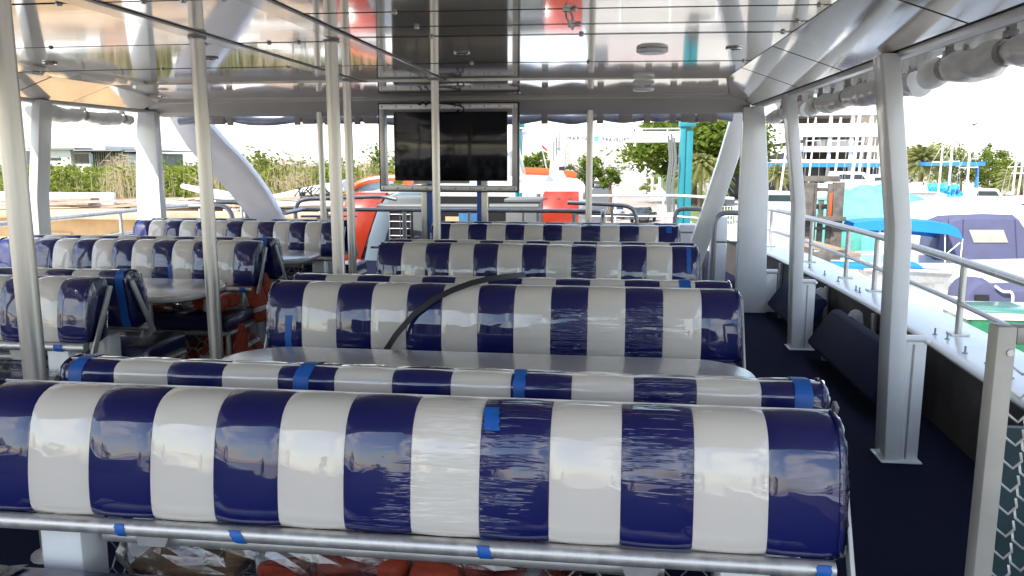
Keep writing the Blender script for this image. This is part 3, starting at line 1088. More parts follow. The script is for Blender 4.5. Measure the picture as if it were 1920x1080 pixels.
def make_bench(W, loc, rz, label, tapes=(), group='striped benches in rows', seed=0, basket=True):
    root = thing('striped_bench', label, 'bench', (0, 0, 0), group)
    k = MB()
    k.loft([ring_at(-W / 2 + 0.01, -0.012), ring_at(W / 2 - 0.01, -0.012)])
    core = k.build('backrest_cushion', V_DARK, root)
    w = W / BENCH_N
    key = round(W, 3)
    if key not in make_bench.cache:
        make_bench.cache[key] = [strip_mesh(w, e).build('vinyl_panel', V_NAVY, core, smooth=True) for e in (-1, 0, 1)]
        first = True
    else:
        first = False
    protos = make_bench.cache[key]
    for i in range(BENCH_N):
        p = protos[0 if i == 0 else 2 if i == BENCH_N - 1 else 1]
        if first and i in (0, 1, BENCH_N - 1):
            c = p
        else:
            c = p.copy()
            COL.objects.link(c)
        c.parent = core
        c.location = (-W / 2 + w * (i + 0.5), 0, 0)
        c.material_slots[0].link = 'OBJECT'
        c.material_slots[0].material = V_NAVY if i % 2 == 0 else V_WHITE
    # welt along the bottom edge
    k = MB()
    k.tube([(-W / 2 + 0.02, -0.112, 0.632), (W / 2 - 0.02, -0.112, 0.632)], 0.008, 6)
    k.build('piping', PIPING, root)
    k = MB()
    c_ = prof_at(0.675, 0.001)
    k.tube([(-W / 2 + 0.012, c_.x, c_.y), (W / 2 - 0.012, c_.x, c_.y)], 0.0032, 6)
    k.build('piping', PIPING, root)
    k = MB()
    k.tube([(-W / 2 - 0.01, -0.150, 0.613), (W / 2 - 0.015, -0.150, 0.613)], 0.023, 14)
    k.build('lower_rail', ALU, root, smooth=True)
    k = MB()
    k.tube([(-W / 2 + 0.3, -0.01, 0.515), (W / 2 - 0.42, -0.01, 0.515)], 0.022, 12)
    k.build('cross_rail', ALU_DULL, root, smooth=True)
    for e in (-1, 1):
        k = MB()
        x = e * (W / 2 + 0.022)
        k.prism([(x, -0.170, 0.585), (x, -0.130, 0.580), (x, 0.055, 0.915), (x, 0.02, 0.925)], (e * 0.012, 0, 0))
        k.build('end_bar', ALU_DULL, root, bevel=0.003)
        k = MB()
        wrap_mesh(W, e, seed + e).build('plastic_wrap', FILM, root, smooth=True)
        k = MB()
        xp = e * (W / 2 - 0.22)
        k.span((xp - 0.065, -0.10, 0.0), (xp + 0.065, 0.02, 0.585))
        k.build('pedestal', PAINT, root, bevel=0.012)
        k = MB()
        xq = e * (W / 2 - 0.48)
        k.prism([(xq - 0.065, -0.06, 0.575), (xq + 0.065, -0.06, 0.575), (xq + 0.035, -0.06, 0.51), (xq - 0.045, -0.06, 0.51)], (0, 0.012, 0))
        k.build('bracket', ALU_DULL, root)
    # seat
    k = MB()
    pr = [(-0.56, 0.375), (-0.585, 0.40), (-0.585, 0.45), (-0.555, 0.478), (-0.35, 0.487), (-0.16, 0.478), (-0.14, 0.45), (-0.14, 0.385)]
    rings = []
    for x, s in ((-W / 2 + 0.015, 0.7), (-W / 2 + 0.025, 0.93), (-W / 2 + 0.06, 1), (W / 2 - 0.06, 1), (W / 2 - 0.025, 0.93), (W / 2 - 0.015, 0.7)):
        rings.append([Vector((x, -0.36 + (y + 0.36) * (0.9 + 0.1 * s), 0.43 + (z - 0.43) * s)) for y, z in pr])
    k.loft(rings)
    seat = k.build('seat_cushion', V_DARK, root, smooth=True)
    for e in (-1, 1):
        k = MB()
        rg = []
        for x, s in ((W / 2 - 0.16, 1.02), (W / 2 - 0.1, 1.02), (W / 2 - 0.05, 1.01), (W / 2 - 0.012, 0.95), (W / 2 + 0.0, 0.6)):
            ring = []
            for j, (y, z) in enumerate(pr):
                q = noise.noise(Vector((j * 1.7, x * 30, seed + e)))
                ring.append(Vector((e * x, -0.36 + (y + 0.36) * (1 + 0.03 * s * q + 0.015), 0.43 + (z - 0.43) * s * (1.1 + 0.2 * q))))
            rg.append(ring)
        k.loft(rg, cap=False)
        k.build('plastic_wrap', FILM, root, smooth=True)
    k = MB()
    for yy in (-0.56, -0.15):
        k.tube([(-W / 2 + 0.02, yy, 0.355), (W / 2 - 0.02, yy, 0.355)], 0.018, 8)
    for e in (-1, 1):
        k.tube([(e * (W / 2 - 0.02), -0.56, 0.355), (e * (W / 2 - 0.02), -0.02, 0.355)], 0.018, 8)
        k.tube([(e * (W / 2 - 0.03), -0.55, 0.0), (e * (W / 2 - 0.03), -0.55, 0.35)], 0.018, 8)
    k.build('seat_frame', ALU_DULL, root, smooth=True)
    if basket:
        k = MB()
        diamond_mesh(k, (-W / 2 + 0.03, -0.55, 0.03), (1, 0, 0), (0, 0, 1), W - 0.06, 0.31, 0.075, 0.103, 0.0028)
        for e in (-1, 1):
            diamond_mesh(k, (e * (W / 2 - 0.02), -0.54, 0.03), (0, 1, 0), (0, 0, 1), 0.50, 0.31, 0.065, 0.103, 0.0028)
        diamond_mesh(k, (-W / 2 + 0.42, 0.19, 0.20), (1, 0, 0), (0, 0, 1), W - 0.85, 0.31, 0.075, 0.103, 0.0030)
        k.build('wire_mesh', ALU_DULL, root)
    for (x, s0, s1, tw, skew) in tapes:
        k = MB()
        rows = []
        for j in range(13):
            s = s0 + (s1 - s0) * j / 12
            xx = x + skew * j / 12
            if s < 0:      # down over the rail
                a = -s
                p = Vector((-0.150 - 0.0255 * math.cos(2.2 * a - 0.9), 0.613 - 0.0255 * math.sin(2.2 * a - 0.9)))
            else:
                p = prof_at(s, 0.0052)
            q_ = 0.0022 * math.sin(j * 2.3 + x * 40)
            rows.append([Vector((xx - tw / 2 + q_, p.x, p.y)), Vector((xx + tw * 0.1, p.x - 0.0006, p.y + 0.0004 * (j % 3))), Vector((xx + tw / 2 + 0.0018 * math.sin(j * 1.7), p.x, p.y))])
        k.grid(rows)
        k.build('tape_strip', TAPE, root, smooth=True)
    place(root, loc, rz)
    return root


make_bench.cache = {}
WR, CR = 2.37, -0.565
WL, CL = 2.17, -3.80
PI = math.pi
# tape: local x, start and end along the outline (negative = round the lower rail), width, skew
make_bench(2.36, (-0.60, 2.08, -0.004), 0, 'nearest striped bench on the right, its backrest filling the foreground',
           [(0.302, 0.47, 0.575, 0.04, -0.008), (-0.715, -1.0, 0.0, 0.028, -0.012), (-0.365, -1.0, 0.0, 0.034, -0.03), (0.295, -1.1, 0.0, 0.034, -0.01), (1.13, -1.1, 0.04, 0.036, 0.006)], seed=1)
make_bench(WR, (CR, 2.345, 0), PI, 'nearest right bench facing forward, bands of blue tape over its wrapped top',
           [(1.11, 0.45, 0.95, 0.045, 0.03), (0.35, 0.42, 0.95, 0.05, 0.04), (-0.30, 0.64, 0.95, 0.036, 0.0), (-1.12, 0.45, 0.95, 0.05, 0.0)], seed=2)
make_bench(WR, (CR, 4.0, 0), 0, 'second right bench facing the camera, a black strap hanging over it',
           [(-1.075, 0.0, 0.33, 0.036, 0.004), (-0.50, 0.0, 0.08, 0.034, -0.02), (0.60, -0.9, 0.0, 0.05, 0.0)], seed=3)
make_bench(WR, (CR, 4.255, 0), PI, 'second right bench facing forward, just its top showing', [(-0.95, 0.55, 0.8, 0.06, 0)], seed=4)
make_bench(WR, (CR, 5.96, 0), 0, 'third right bench facing the camera', [(1.12, 0.3, 0.6, 0.03, 0)], seed=5)
make_bench(WR, (CR, 6.18, 0), PI, 'third right bench facing forward, a sliver of its top showing', seed=6)
make_bench(WR, (CR, 7.76, 0), 0, 'farthest right bench facing the camera, in front of the television', [(1.10, 0.45, 0.6, 0.05, 0)], seed=7)
make_bench(WR, (CR, 7.98, 0), PI, 'farthest right bench facing forward, next to the bow rail', [(-1.0, 0.45, 0.8, 0.05, 0)], seed=8)
make_bench(WL, (CL - 0.045, 4.0, 0), 0, 'nearest left bench facing the camera, end bar and crinkled wrap at its right end',
           [(-0.25, -1, 0.02, 0.06, 0), (0.93, -1, 0.01, 0.05, -0.01)], seed=9)
make_bench(WL, (CL - 0.045, 4.27, 0), PI, 'nearest left bench facing forward, blue tape band down its end', [(-1.05, 0.42, 1.0, 0.05, 0.0)], seed=10)
make_bench(WL, (CL, 5.92, 0), 0, 'second left bench facing the camera behind the white table',
           [(0.42, 0.02, 0.30, 0.03, -0.015), (1.02, -1, 0.02, 0.05, -0.03)], seed=11)
make_bench(WL, (CL, 6.17, 0), PI, 'second left bench facing forward, its wrapped end showing by the aisle', [(-1.02, 0.42, 0.9, 0.05, 0)], seed=12)
make_bench(WL, (CL, 7.80, 0), 0, 'farthest left bench facing the camera, sunlit at its left end', seed=13)
make_bench(WL, (CL, 8.06, 0), PI, 'farthest left bench facing forward, a thin line of its top showing', seed=14)

# ------------------------------------------------------------------ tables
def rrect(x0, x1, y0, y1, r, z, n=8):
    out = []
    for cx, cy, a0 in ((x1 - r, y1 - r, 0), (x0 + r, y1 - r, PI / 2), (x0 + r, y0 + r, PI), (x1 - r, y0 + r, 1.5 * PI)):
        for i in range(n + 1):
            a = a0 + PI / 2 * i / n
            out.append(Vector((cx + r * math.cos(a), cy + r * math.sin(a), z)))
    return out


def make_table(x0, x1, y0, y1, label):
    root = thing('bench_table', label, 'table', ((x0 + x1) / 2, (y0 + y1) / 2, 0), 'white tables between the benches')
    k = MB()
    rings = [rrect(x0 + i, x1 - i, y0 + i, y1 - i, 0.26 - i, z) for i, z in ((0.03, 0.685), (0.006, 0.692), (0, 0.705), (0, 0.722), (0.006, 0.731), (0.02, 0.734))]
    k.loft(rings)
    k.build('tabletop', TABLE, root, smooth=True)
    for x in (x0 + 0.5, x1 - 0.5):
        k = MB()
        k.cyl((x, (y0 + y1) / 2, 0.012), (x, (y0 + y1) / 2, 0.684), 0.04, 14)
        k.build('leg', ALU, root, smooth=True)
        k = MB()
        k.cyl((x, (y0 + y1) / 2, 0.001), (x, (y0 + y1) / 2, 0.012), 0.14, 18)
        k.build('foot_plate', ALU_DULL, root)


make_table(-1.72, 0.60, 2.80, 3.55, 'long white table with rounded ends behind the nearest right benches')
make_table(-1.72, 0.60, 4.75, 5.50, 'white table hidden between the second and third right benches')
make_table(-1.72, 0.60, 6.62, 7.30, 'white table hidden between the third and farthest right benches')
make_table(-4.85, -2.70, 4.72, 5.50, 'white table with rounded end by the left aisle, before the second left bench')
make_table(-4.85, -2.70, 6.62, 7.36, 'white table end showing before the farthest left bench')

# ------------------------------------------------------------------ black strap over the second bench
root = MB()
pts = [at(720, 662, 3.80), at(742, 628, 3.79), at(775, 590, 3.82), at(815, 560, 3.84), at(850, 543, 3.88), at(885, 530, 3.93), at(915, 523, 3.99), at(950, 518, 4.10), at(985, 514.5, 4.25)]
rows = []
for i, p in enumerate(pts):
    t = (pts[min(i + 1, len(pts) - 1)] - pts[max(i - 1, 0)]).normalized()
    nrm = Vector((0, -1, 0.25)).cross(t).normalized()
    rows.append([p - nrm * 0.014, p + nrm * 0.014])
root.grid(rows)
root.grid([[q + Vector((0, 0.005, -0.002)) for q in r] for r in rows])
tag(root.build('webbing_strap', BLACK, smooth=True), 'black webbing strap arching over the second right bench', 'strap')

# ------------------------------------------------------------------ life jackets and plastic bags under the benches


def life_jacket(c, rz, tilt, label, s=1.0):
    c = Vector(c)
    rot = Matrix.Rotation(rz, 3, 'Z') @ Matrix.Rotation(tilt, 3, 'X')
    root = thing('life_jacket', label, 'life jacket', c, 'orange life jackets stowed under the benches')
    for e in (-1, 1):
        k = MB()
        k.box(c + rot @ Vector((e * 0.085 * s, 0, 0)), (0.155 * s, 0.30 * s, 0.09 * s), rot)
        k.build('foam_panel', ORANGE, root, bevel=0.028, segs=3)
        k = MB()
        k.box(c + rot @ Vector((e * 0.085 * s, -0.05 * s, 0.0)), (0.160 * s, 0.035 * s, 0.094 * s), rot)
        k.build('reflective_band', REFLECT, root, bevel=0.004)
    k = MB()
    k.box(c + rot @ Vector((0, 0.17 * s, 0.0)), (0.26 * s, 0.085 * s, 0.075 * s), rot)
    k.build('collar', ORANGE, root, bevel=0.025, segs=3)


for i, (x, y, z, rz, ti, lb) in enumerate([
        (-0.90, 2.22, 0.415, 0.4, 0.25, 'orange life jacket in clear plastic, middle of the foreground bench'),
        (-0.55, 2.24, 0.425, -0.2, 0.2, 'orange life jacket leaning under the foreground rail'),
        (-0.24, 2.25, 0.385, 1.3, 0.15, 'orange life jacket nearest the wire mesh under the foreground bench'),
        (-0.72, 2.22, 0.36, 1.8, 0.05, 'orange life jacket lowest in the pile under the foreground bench'),
        (-2.95, 5.55, 0.56, 1.5, 0.1, 'orange life jacket in plastic on the left seat below the table'),
        (-3.40, 5.52, 0.55, 0.3, 0.15, 'orange life jacket farther left on the left seat below the table'),
        (-2.80, 5.70, 0.22, 1.6, 0.9, 'orange life jacket behind the mesh at the aisle end of the second left bench'),
        (-3.10, 5.62, 0.15, 0.2, 0.1, 'orange life jacket stowed in the second left bench basket'),
        (-2.82, 5.45, 0.20, 0.1, 1.2, 'orange life jacket standing at the front mesh of the second left bench'),
        (-3.35, 5.60, 0.27, 0.0, 0.8, 'orange life jacket at the back of the second left bench basket'),
        (-2.72, 5.93, 0.50, 1.5, 1.3, 'orange life jacket upright by the white pedestal at the aisle')]):
    life_jacket((x, y, z), rz, ti, lb)


def plastic_bag(c, r, seed, label):
    k = MB()
    k.blob(c, r, 26, 16, 0.0, seed)
    for i, v in enumerate(k.v):
        d = v - Vector(c)
        q = noise.noise(d * 9 + Vector((seed, 0, 0))) + 0.6 * noise.noise(d * 22 + Vector((0, seed, 0)))
        sp = max(0, d.z / r[2]) ** 3
        k.v[i] = v + d.normalized() * 0.035 * q + Vector((0, 0, 0.03 * sp))
    return tag(k.build('plastic_bag', BAGFILM, smooth=False), label, 'plastic bag', 'clear plastic bags under the benches')


plastic_bag((-1.22, 2.20, 0.40), (0.30, 0.13, 0.12), 3, 'clear plastic bag of bolts and paper under the foreground bench, left of the life jackets')
plastic_bag((-0.85, 2.21, 0.44), (0.24, 0.15, 0.12), 5, 'clear plastic bag round the orange life jacket under the foreground bench')
plastic_bag((-0.35, 2.24, 0.44), (0.30, 0.14, 0.09), 6, 'clear plastic bag over the right-hand life jackets under the foreground bench')
plastic_bag((-3.22, 5.52, 0.56), (0.36, 0.17, 0.10), 7, 'clear plastic bag over the life jackets on the left seat')
k = MB()
k.cyl((-1.24, 2.2, 0.42), (-1.24, 2.2, 0.49), 0.02, 10)
k.box((-1.12, 2.2, 0.42), (0.10, 0.06, 0.06), Matrix.Rotation(0.5, 3, 'Z'))
k.box((-1.28, 2.18, 0.37), (0.34, 0.12, 0.03))
tag(k.build('hardware_parts', [WOODISH], bevel=0.004), 'loose fittings and kraft paper inside the clear bag', 'fittings')

# ------------------------------------------------------------------ wire mesh locker at the right edge
root = thing('mesh_locker', 'metal framed locker with expanded mesh front at the right edge', 'locker', (1.3, 1.95, 0))
x0, x1, y0, zt = 0.875, 1.62, 1.90, 1.24
k = MB()
k.span((x0, y0, 0.0), (x0 + 0.042, y0 + 0.05, zt))
k.build('corner_post', TANMETAL, root, bevel=0.004)
k = MB()
k.span((x1 - 0.042, y0, 0.0), (x1, y0 + 0.05, zt))
k.build('corner_post', TANMETAL, root, bevel=0.004)
k = MB()
k.span((x0 + 0.0425, y0 + 0.002, zt - 0.042), (x1 - 0.0425, y0 + 0.05, zt - 0.001))
k.build('top_rail', TANMETAL, root, bevel=0.004)
k = MB()
k.span((x0 + 0.0425, y0 + 0.002, 0.02), (x1 - 0.0425, y0 + 0.05, 0.06))
k.build('bottom_rail', TANMETAL, root, bevel=0.004)
k = MB()
nx, nz = 16, 20
cw, ch = (x1 - x0 - 0.09) / nx, (zt - 0.11) / nz
for i in range(nx):
    for j in range(nz):
        cx = x0 + 0.045 + cw * (i + 0.5)
        cz = 0.065 + ch * (j + (0.5 if i % 2 else 0.0)) + ch * 0.25
        pts = [(cx - cw * 0.5, y0 + 0.022, cz + ch * .16), (cx - cw * 0.5, y0 + 0.014, cz - ch * .16), (cx, y0 + 0.008, cz - ch * .5 + ch * 0.05), (cx + cw * 0.5, y0 + 0.014, cz - ch * .16), (cx + cw * .5, y0 + 0.022, cz + ch * .16)]
        k.tube(pts, 0.0032, 5, False)
k.build('expanded_mesh', ALU, root, smooth=True)
k = MB()
k.span((x0 + 0.10, y0 + 0.16, 0.02), (x1 - 0.05, y0 + 0.18, 0.95))
k.build('back_board', TEALBOARD, root)
k = MB()
k.span((x0 + 0.043, y0 + 0.05, 0.02), (x0 + 0.06, y0 + 0.14, zt - 0.05))
k.build('inner_plate', TANMETAL, root)
k = MB()
k.cyl((x0 + 0.03, y0 - 0.004, zt - 0.06), (x0 + 0.03, y0, zt - 0.06), 0.008, 8)
k.build('rivet', ALU, root)

# ------------------------------------------------------------------ television
root = thing('television', 'black television hung inside an aluminium frame at the front of the roof', 'television', (-1.7, 8.3, 1.2))
tx0, tx1, tz0, tz1, ty = -2.43, -0.98, 1.268, 2.16, 8.28
for a, b in (((tx0, ty, tz1 - 0.055), (tx1, ty + 0.10, tz1)), ((tx0, ty, tz0), (tx1, ty + 0.10, tz0 + 0.055)),
             ((tx0, ty, tz0 + 0.0555), (tx0 + 0.055, ty + 0.10, tz1 - 0.0555)), ((tx1 - 0.055, ty, tz0 + 0.0555), (tx1, ty + 0.10, tz1 - 0.0555))):
    k = MB()
    k.span(a, b)
    k.build('frame_bar', ALU, root, bevel=0.004)
for a, b in (((tx0 - 0.014, ty + 0.012, tz1 + 0.001), (tx1 + 0.014, ty + 0.09, tz1 + 0.014)), ((tx0 - 0.014, ty + 0.012, tz0 - 0.014), (tx1 + 0.014, ty + 0.09, tz0 - 0.001)), ((tx0 - 0.015, ty + 0.012, tz0), (tx0 - 0.001, ty + 0.09, tz1)), ((tx1 + 0.001, ty + 0.012, tz0), (tx1 + 0.015, ty + 0.09, tz1))):
    k = MB()
    k.span(a, b)
    k.build('rubber_edge', BLACK, root)
k = MB()
k.span((-2.29, ty + 0.04, 1.37), (-1.09, ty + 0.09, 2.08))
body = k.build('screen', SCREEN, root, bevel=0.006)
k = MB()
k.span((-2.1, ty + 0.091, 1.34), (-1.5, ty + 0.13, 1.60))
k.build('bracket', ALU_DULL, root)
for i in range(10):
    k = MB()
    t = i / 9
    for (x, z) in ((tx0 + 0.03 + t * 1.39, tz1 - 0.027), (tx0 + 0.03 + t * 1.39, tz0 + 0.027)):
        k.cyl((x, ty - 0.003, z), (x, ty, z), 0.008, 6)
    k.build('screw', BLACK, root)
k = MB()
for i in range(3):
    x = -1.98 + 0.07 * i
    k.tube(rounded([(x, 8.14, 2.15), (x + 0.01, 8.18, 2.14), (x + 0.02, 8.24, 2.18), (x + 0.05, 8.36, 2.14)], 0.03), 0.008, 6)
k.tube(rounded([(-1.80, 8.10, 2.16), (-1.68, 8.16, 2.15), (-1.55, 8.24, 2.17), (-1.60, 8.34, 2.10), (-1.66, 8.40, 2.02)], 0.06), 0.010, 6)
k.tube(rounded([(-1.78, 8.10, 2.16), (-1.60, 8.16, 2.14), (-1.52, 8.28, 2.12), (-1.60, 8.40, 2.02)], 0.06), 0.008, 6)
tag(k.build('cable_bundle', BLACK, smooth=True), 'black cables looping from the front beam to the television', 'cable')
for x, bx, lb in ((-2.14, -2.075, 'left'), (-1.44, -1.50, 'right')):
    p = thing('television_post', 'square aluminium post with blue protective film, %s of the two behind the television' % lb, 'post', (x, 9.02, 0), 'posts behind the television')
    k = MB()
    k.span((x - 0.034, 9.0, 0), (x + 0.034, 9.07, 2.09))
    k.build('bar', ALU_POLE, p, bevel=0.004)
    k = MB()
    k.span((bx - 0.028, 9.005, 0.0), (bx + 0.028, 9.06, 2.08))
    k.build('blue_film', BLUEFILM, p, bevel=0.004)

# ------------------------------------------------------------------ rails at the front of the deck


def tubething(name, label, cat, paths, m, group=None, part='bar'):
    c = sum((Vector(p) for p in paths[0][0]), Vector()) / len(paths[0][0])
    root = thing(name, label, cat, (c.x, c.y, 0), group)
    for pts, r, nm in paths:
        k = MB()
        k.tube(pts, r, 10)
        k.build(nm, m, root, smooth=True)
    return root


YB = 9.55
tubething('bow_rail', 'grey metal rail across the front of the deck below the television', 'railing', [
    (rounded([(-3.75, YB - 0.7, 0.98), (-3.80, YB, 0.98), (-0.10, YB, 0.985), (-0.10, YB - 0.7, 1.03), (-0.10, YB - 0.72, 0.0)], 0.12), 0.026, 'top_rail'),
    ([(-2.95, YB, 0.52), (-1.30, YB, 0.52)], 0.018, 'mid_rail'),
    ([(-3.5, YB, 0), (-3.5, YB, 0.96)], 0.02, 'post'), ([(-2.52, YB, 0), (-2.52, YB, 0.96)], 0.026, 'post'), ([(-1.72, YB + 0.02, 0), (-1.72, YB + 0.02, 0.96)], 0.018, 'post'),
    ([(-0.88, YB, 0), (-0.88, YB, 0.96)], 0.02, 'post'), ([(-0.45, YB, 0), (-0.45, YB, 0.96)], 0.025, 'post')], ALU_DARK)
tubething('loop_rail', 'bent tube loop rail at the front left beside the white arch', 'railing', [
    (rounded([(-4.05, 9.9, 0.0), (-4.05, 9.9, 1.08), (-3.1, 10.6, 1.09), (-2.9, 10.6, 1.05)], 0.18), 0.026, 'loop'),
    ([(-4.0, 9.95, 0.86), (-3.4, 10.4, 0.84)], 0.016, 'bar')], ALU_DARK, 'bent tube loop rails at the bow')
tubething('loop_rail', 'bent tube loop rail right of the red panel and the ceiling pole', 'railing', [
    (rounded([(-0.55, 9.95, 1.06), (-0.1, 9.95, 1.045), (0.30, 9.95, 1.02), (0.30, 9.95, 0.0)], 0.18), 0.026, 'loop'),
    ([(-0.5, 9.97, 0.93), (0.28, 9.97, 0.91)], 0.014, 'bar'), ([(0.0, 9.97, 0.2), (0.0, 9.97, 1.03)], 0.016, 'bar')], ALU_DARK, 'bent tube loop rails at the bow')
tubething('loop_rail', 'upright tube loop gate right of the benches, before the teal column', 'railing', [
    (rounded([(0.72, 9.4, 0.0), (0.72, 9.4, 1.03), (1.07, 9.4, 1.03), (1.08, 9.4, 0.0)], 0.10), 0.026, 'loop'),
    ([(0.73, 9.4, 0.76), (1.06, 9.4, 0.76)], 0.012, 'bar')], ALU_DARK, 'bent tube loop rails at the bow')
tubething('loop_rail', 'upright tube loop gate against the right corner column', 'railing', [
    (rounded([(1.10, 8.95, 0.0), (1.12, 8.95, 1.02), (1.60, 8.95, 1.02), (1.62, 8.95, 0.0)], 0.13), 0.028, 'loop'),
    ([(1.12, 8.95, 0.70), (1.62, 8.95, 0.70)], 0.012, 'bar')], ALU_DARK, 'bent tube loop rails at the bow')
tubething('loop_rail', 'bent tube loop rail left beyond the sunlit corner column', 'railing', [
    (rounded([(-5.15, 9.3, 1.02), (-4.62, 9.3, 1.03), (-4.55, 9.3, 0.0)], 0.16), 0.03, 'loop'),
    (rounded([(-4.9, 9.42, 1.07), (-4.48, 9.42, 1.07), (-4.42, 9.42, 0.0)], 0.16), 0.03, 'loop')], ALU_DARK, 'bent tube loop rails at the bow')
YW = 12.6
tubething('pulpit_rail', 'thin white pulpit rail beyond the bow, crossing before the road', 'railing', [
    ([(-0.35, YW, 1.02), (1.0, YW, 1.03), (1.75, YW - 0.6, 1.02)], 0.022, 'top_rail'),
    ([(-0.35, YW, 0.70), (1.0, YW, 0.71), (1.75, YW - 0.6, 0.70)], 0.014, 'mid_rail'),
    ([(0.05, YW, 0), (0.05, YW, 1.0)], 0.018, 'post'), ([(0.78, YW, 0), (0.78, YW, 1.0)], 0.018, 'post'), ([(1.42, YW - 0.3, 0), (1.42, YW - 0.3, 1.0)], 0.018, 'post')], PAINT2)

# white arches carrying the front of the roof


def arch(pts, w, d, label, m):
    """pts: centre line; w width in its plane, d depth along y"""
    pts = [Vector(p) for p in pts]
    rings = []
    for i, p in enumerate(pts):
        t = (pts[min(i + 1, len(pts) - 1)] - pts[max(i - 1, 0)]).normalized()
        nrm = t.cross(Vector((0, 1, 0))).normalized()
        ww = w[i] if isinstance(w, (list, tuple)) else w
        rings.append([p - nrm * ww / 2, p + nrm * ww / 2, p + nrm * ww / 2 + Vector((0, d, 0)), p - nrm * ww / 2 + Vector((0, d, 0))])
    k = MB()
    k.loft(rings)
    return tag(k.build('roof_arch', m, bevel=0.02), label, 'arch', 'curved arches at the front of the roof')


YA = 9.1
cl = [at(x, y, YA) for x, y in ((318, 170), (345, 215), (372, 256), (400, 288), (430, 318), (455, 348), (478, 378), (497, 408), (520, 450), (550, 520))]
arch(cl, [0.36, 0.38, 0.40, 0.40, 0.40, 0.39, 0.37, 0.34, 0.32, 0.32], 0.16, 'broad curved white arch sweeping down left of the poles', BOATLILAC)
cl = [at(x, y, YA) for x, y in ((1408, 160), (1391, 215), (1379, 256), (1366, 300), (1351, 345), (1338, 385), (1322, 430), (1298, 500))]
arch(cl, [0.19, 0.19, 0.20, 0.20, 0.20, 0.20, 0.20, 0.2], 0.16, 'narrow curved white arch beside the right corner column', BOATW)
k = MB()
k.tube([at(1396, 262, 9.7), at(1380, 300, 9.7), at(1362, 350, 9.7), at(1348, 400, 9.7)], 0.022, 8)
tag(k.build('arch_brace', ALU_DARK, smooth=True), 'grey tube brace along the inner edge of the right arch', 'brace')

# ------------------------------------------------------------------ machinery in front of the deck
root = thing('air_conditioner', 'grey air conditioner with grid grille beyond the bow rail', 'air conditioner', (-2.4, 11.2, 0))
q0, q1 = at(727, 372, 11.0), at(793, 372, 11.0)
k = MB()
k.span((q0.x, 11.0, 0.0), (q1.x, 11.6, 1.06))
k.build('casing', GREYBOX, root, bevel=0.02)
k = MB()
k.span((q0.x + 0.03, 10.985, 0.2), (q0.x + 0.33, 10.998, 0.92))
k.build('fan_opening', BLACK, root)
k = MB()
for i in range(8):
    z = 0.22 + 0.1 * i
    k.tube([(q0.x + 0.02, 10.975, z), (q0.x + 0.34, 10.975, z)], 0.008, 5)
for i in range(3):
    x = q0.x + 0.03 + 0.15 * i
    k.tube([(x, 10.972, 0.2), (x, 10.972, 0.93)], 0.008, 5)
k.build('grille', ALU_DARK, root)
q0, q1 = at(948, 372, 11.2), at(1012, 372, 11.2)
root = thing('control_cabinet', 'grey equipment cabinet left of the right red panel', 'cabinet', (q0.x, 11.2, 0))
k = MB()
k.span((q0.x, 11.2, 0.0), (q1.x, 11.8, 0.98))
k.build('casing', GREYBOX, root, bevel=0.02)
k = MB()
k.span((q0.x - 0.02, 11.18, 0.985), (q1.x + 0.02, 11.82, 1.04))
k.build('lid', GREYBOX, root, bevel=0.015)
k = MB()
k.span((q0.x + 0.24, 11.19, 0.05), (q0.x + 0.25, 11.199, 0.95))
k.build('door_joint', BLACK, root)
k = MB()
k.prism([at(936, 393, 11.4), at(962, 374, 11.4), at(962, 393, 11.4)], (0, 0.3, 0))
tag(k.build('blue_white_sheet', GLASS_B), 'folded pale blue sheet propped left of the grey cabinet', 'sheet')

# orange and white boat lying ahead
root = thing('orange_white_boat', 'white roofed boat with orange trim and red wings lying ahead', 'boat', (-3, 14, GZ))
zr = 1.02
k = MB()
fl, fr = at(668, 362, 13.2), at(1092, 362, 13.2)
rows = []
for j in range(9):
    y = 13.2 + 8.5 * j / 8
    row = []
    for i in range(13):
        t = i / 12
        x = fl.x * 1.0 + (fr.x - fl.x) * t
        cx = (fl.x + fr.x) / 2
        x = cx + (x - cx) * (1 - 0.25 * (j / 8) ** 2)
        row.append(Vector((x, y, zr + 0.10 * (1 - (2 * t - 1) ** 2) + 0.03 * j / 8)))
    rows.append(row)
k.grid(rows)
k.grid([[p - Vector((0, 0, 0.06)) for p in r] for r in rows])
k.grid([rows[0], [p - Vector((0, 0, 0.06)) for p in rows[0]]])
k.build('roof', BOATW, root, smooth=True)
k = MB()
k.tube([r[0] + Vector((0, 0, 0.05)) for r in rows[3:]] + [p + Vector((0, 0, 0.09)) for p in rows[-1]], 0.10, 8)
k.build('roof_trim', REDTRIM, root, smooth=True)
k = MB()
k.prism([at(700, 342, 14.0), at(706, 336, 14.0), at(735, 333, 14.0), at(735, 345, 14.0)], (0, 0.1, 0))
k.build('windscreen', GLASS_B, root)
k = MB()
k.tube([at(x, y, 13.8) for x, y in ((652, 366), (660, 354), (674, 344), (694, 337), (718, 334), (745, 333))], 0.06, 8)
k.build('shoulder_trim', REDTRIM, root, smooth=True)
k = MB()
k.prism([at(x, y, 13.9) for x, y in ((660, 358), (676, 347), (697, 340), (722, 337), (722, 352), (690, 358))], (0, 0.3, 0))
k.build('side_window', GLASS_B, root)
k = MB()
k.span((fl.x + 0.25, 13.25, 0.50), (fr.x - 0.25, 13.5, 0.955))
k.build('window_band', BLACK, root)
k = MB()
k.span((fl.x + 0.15, 13.32, -4.2), (fr.x - 0.15, 20.5, 0.549))
k.build('cabin', BLUEGREY, root)
k = MB()
k.span(at(860, 400, 13.22), at(915, 440, 13.26))
k.build('blue_panel', MURAL, root)
k = MB()
for x0_, x1_ in ((690, 720), (835, 870)):
    k.span(at(x0_, 406, 13.24), at(x1_, 440, 13.28))
k.build('peach_panel', PEACH, root)


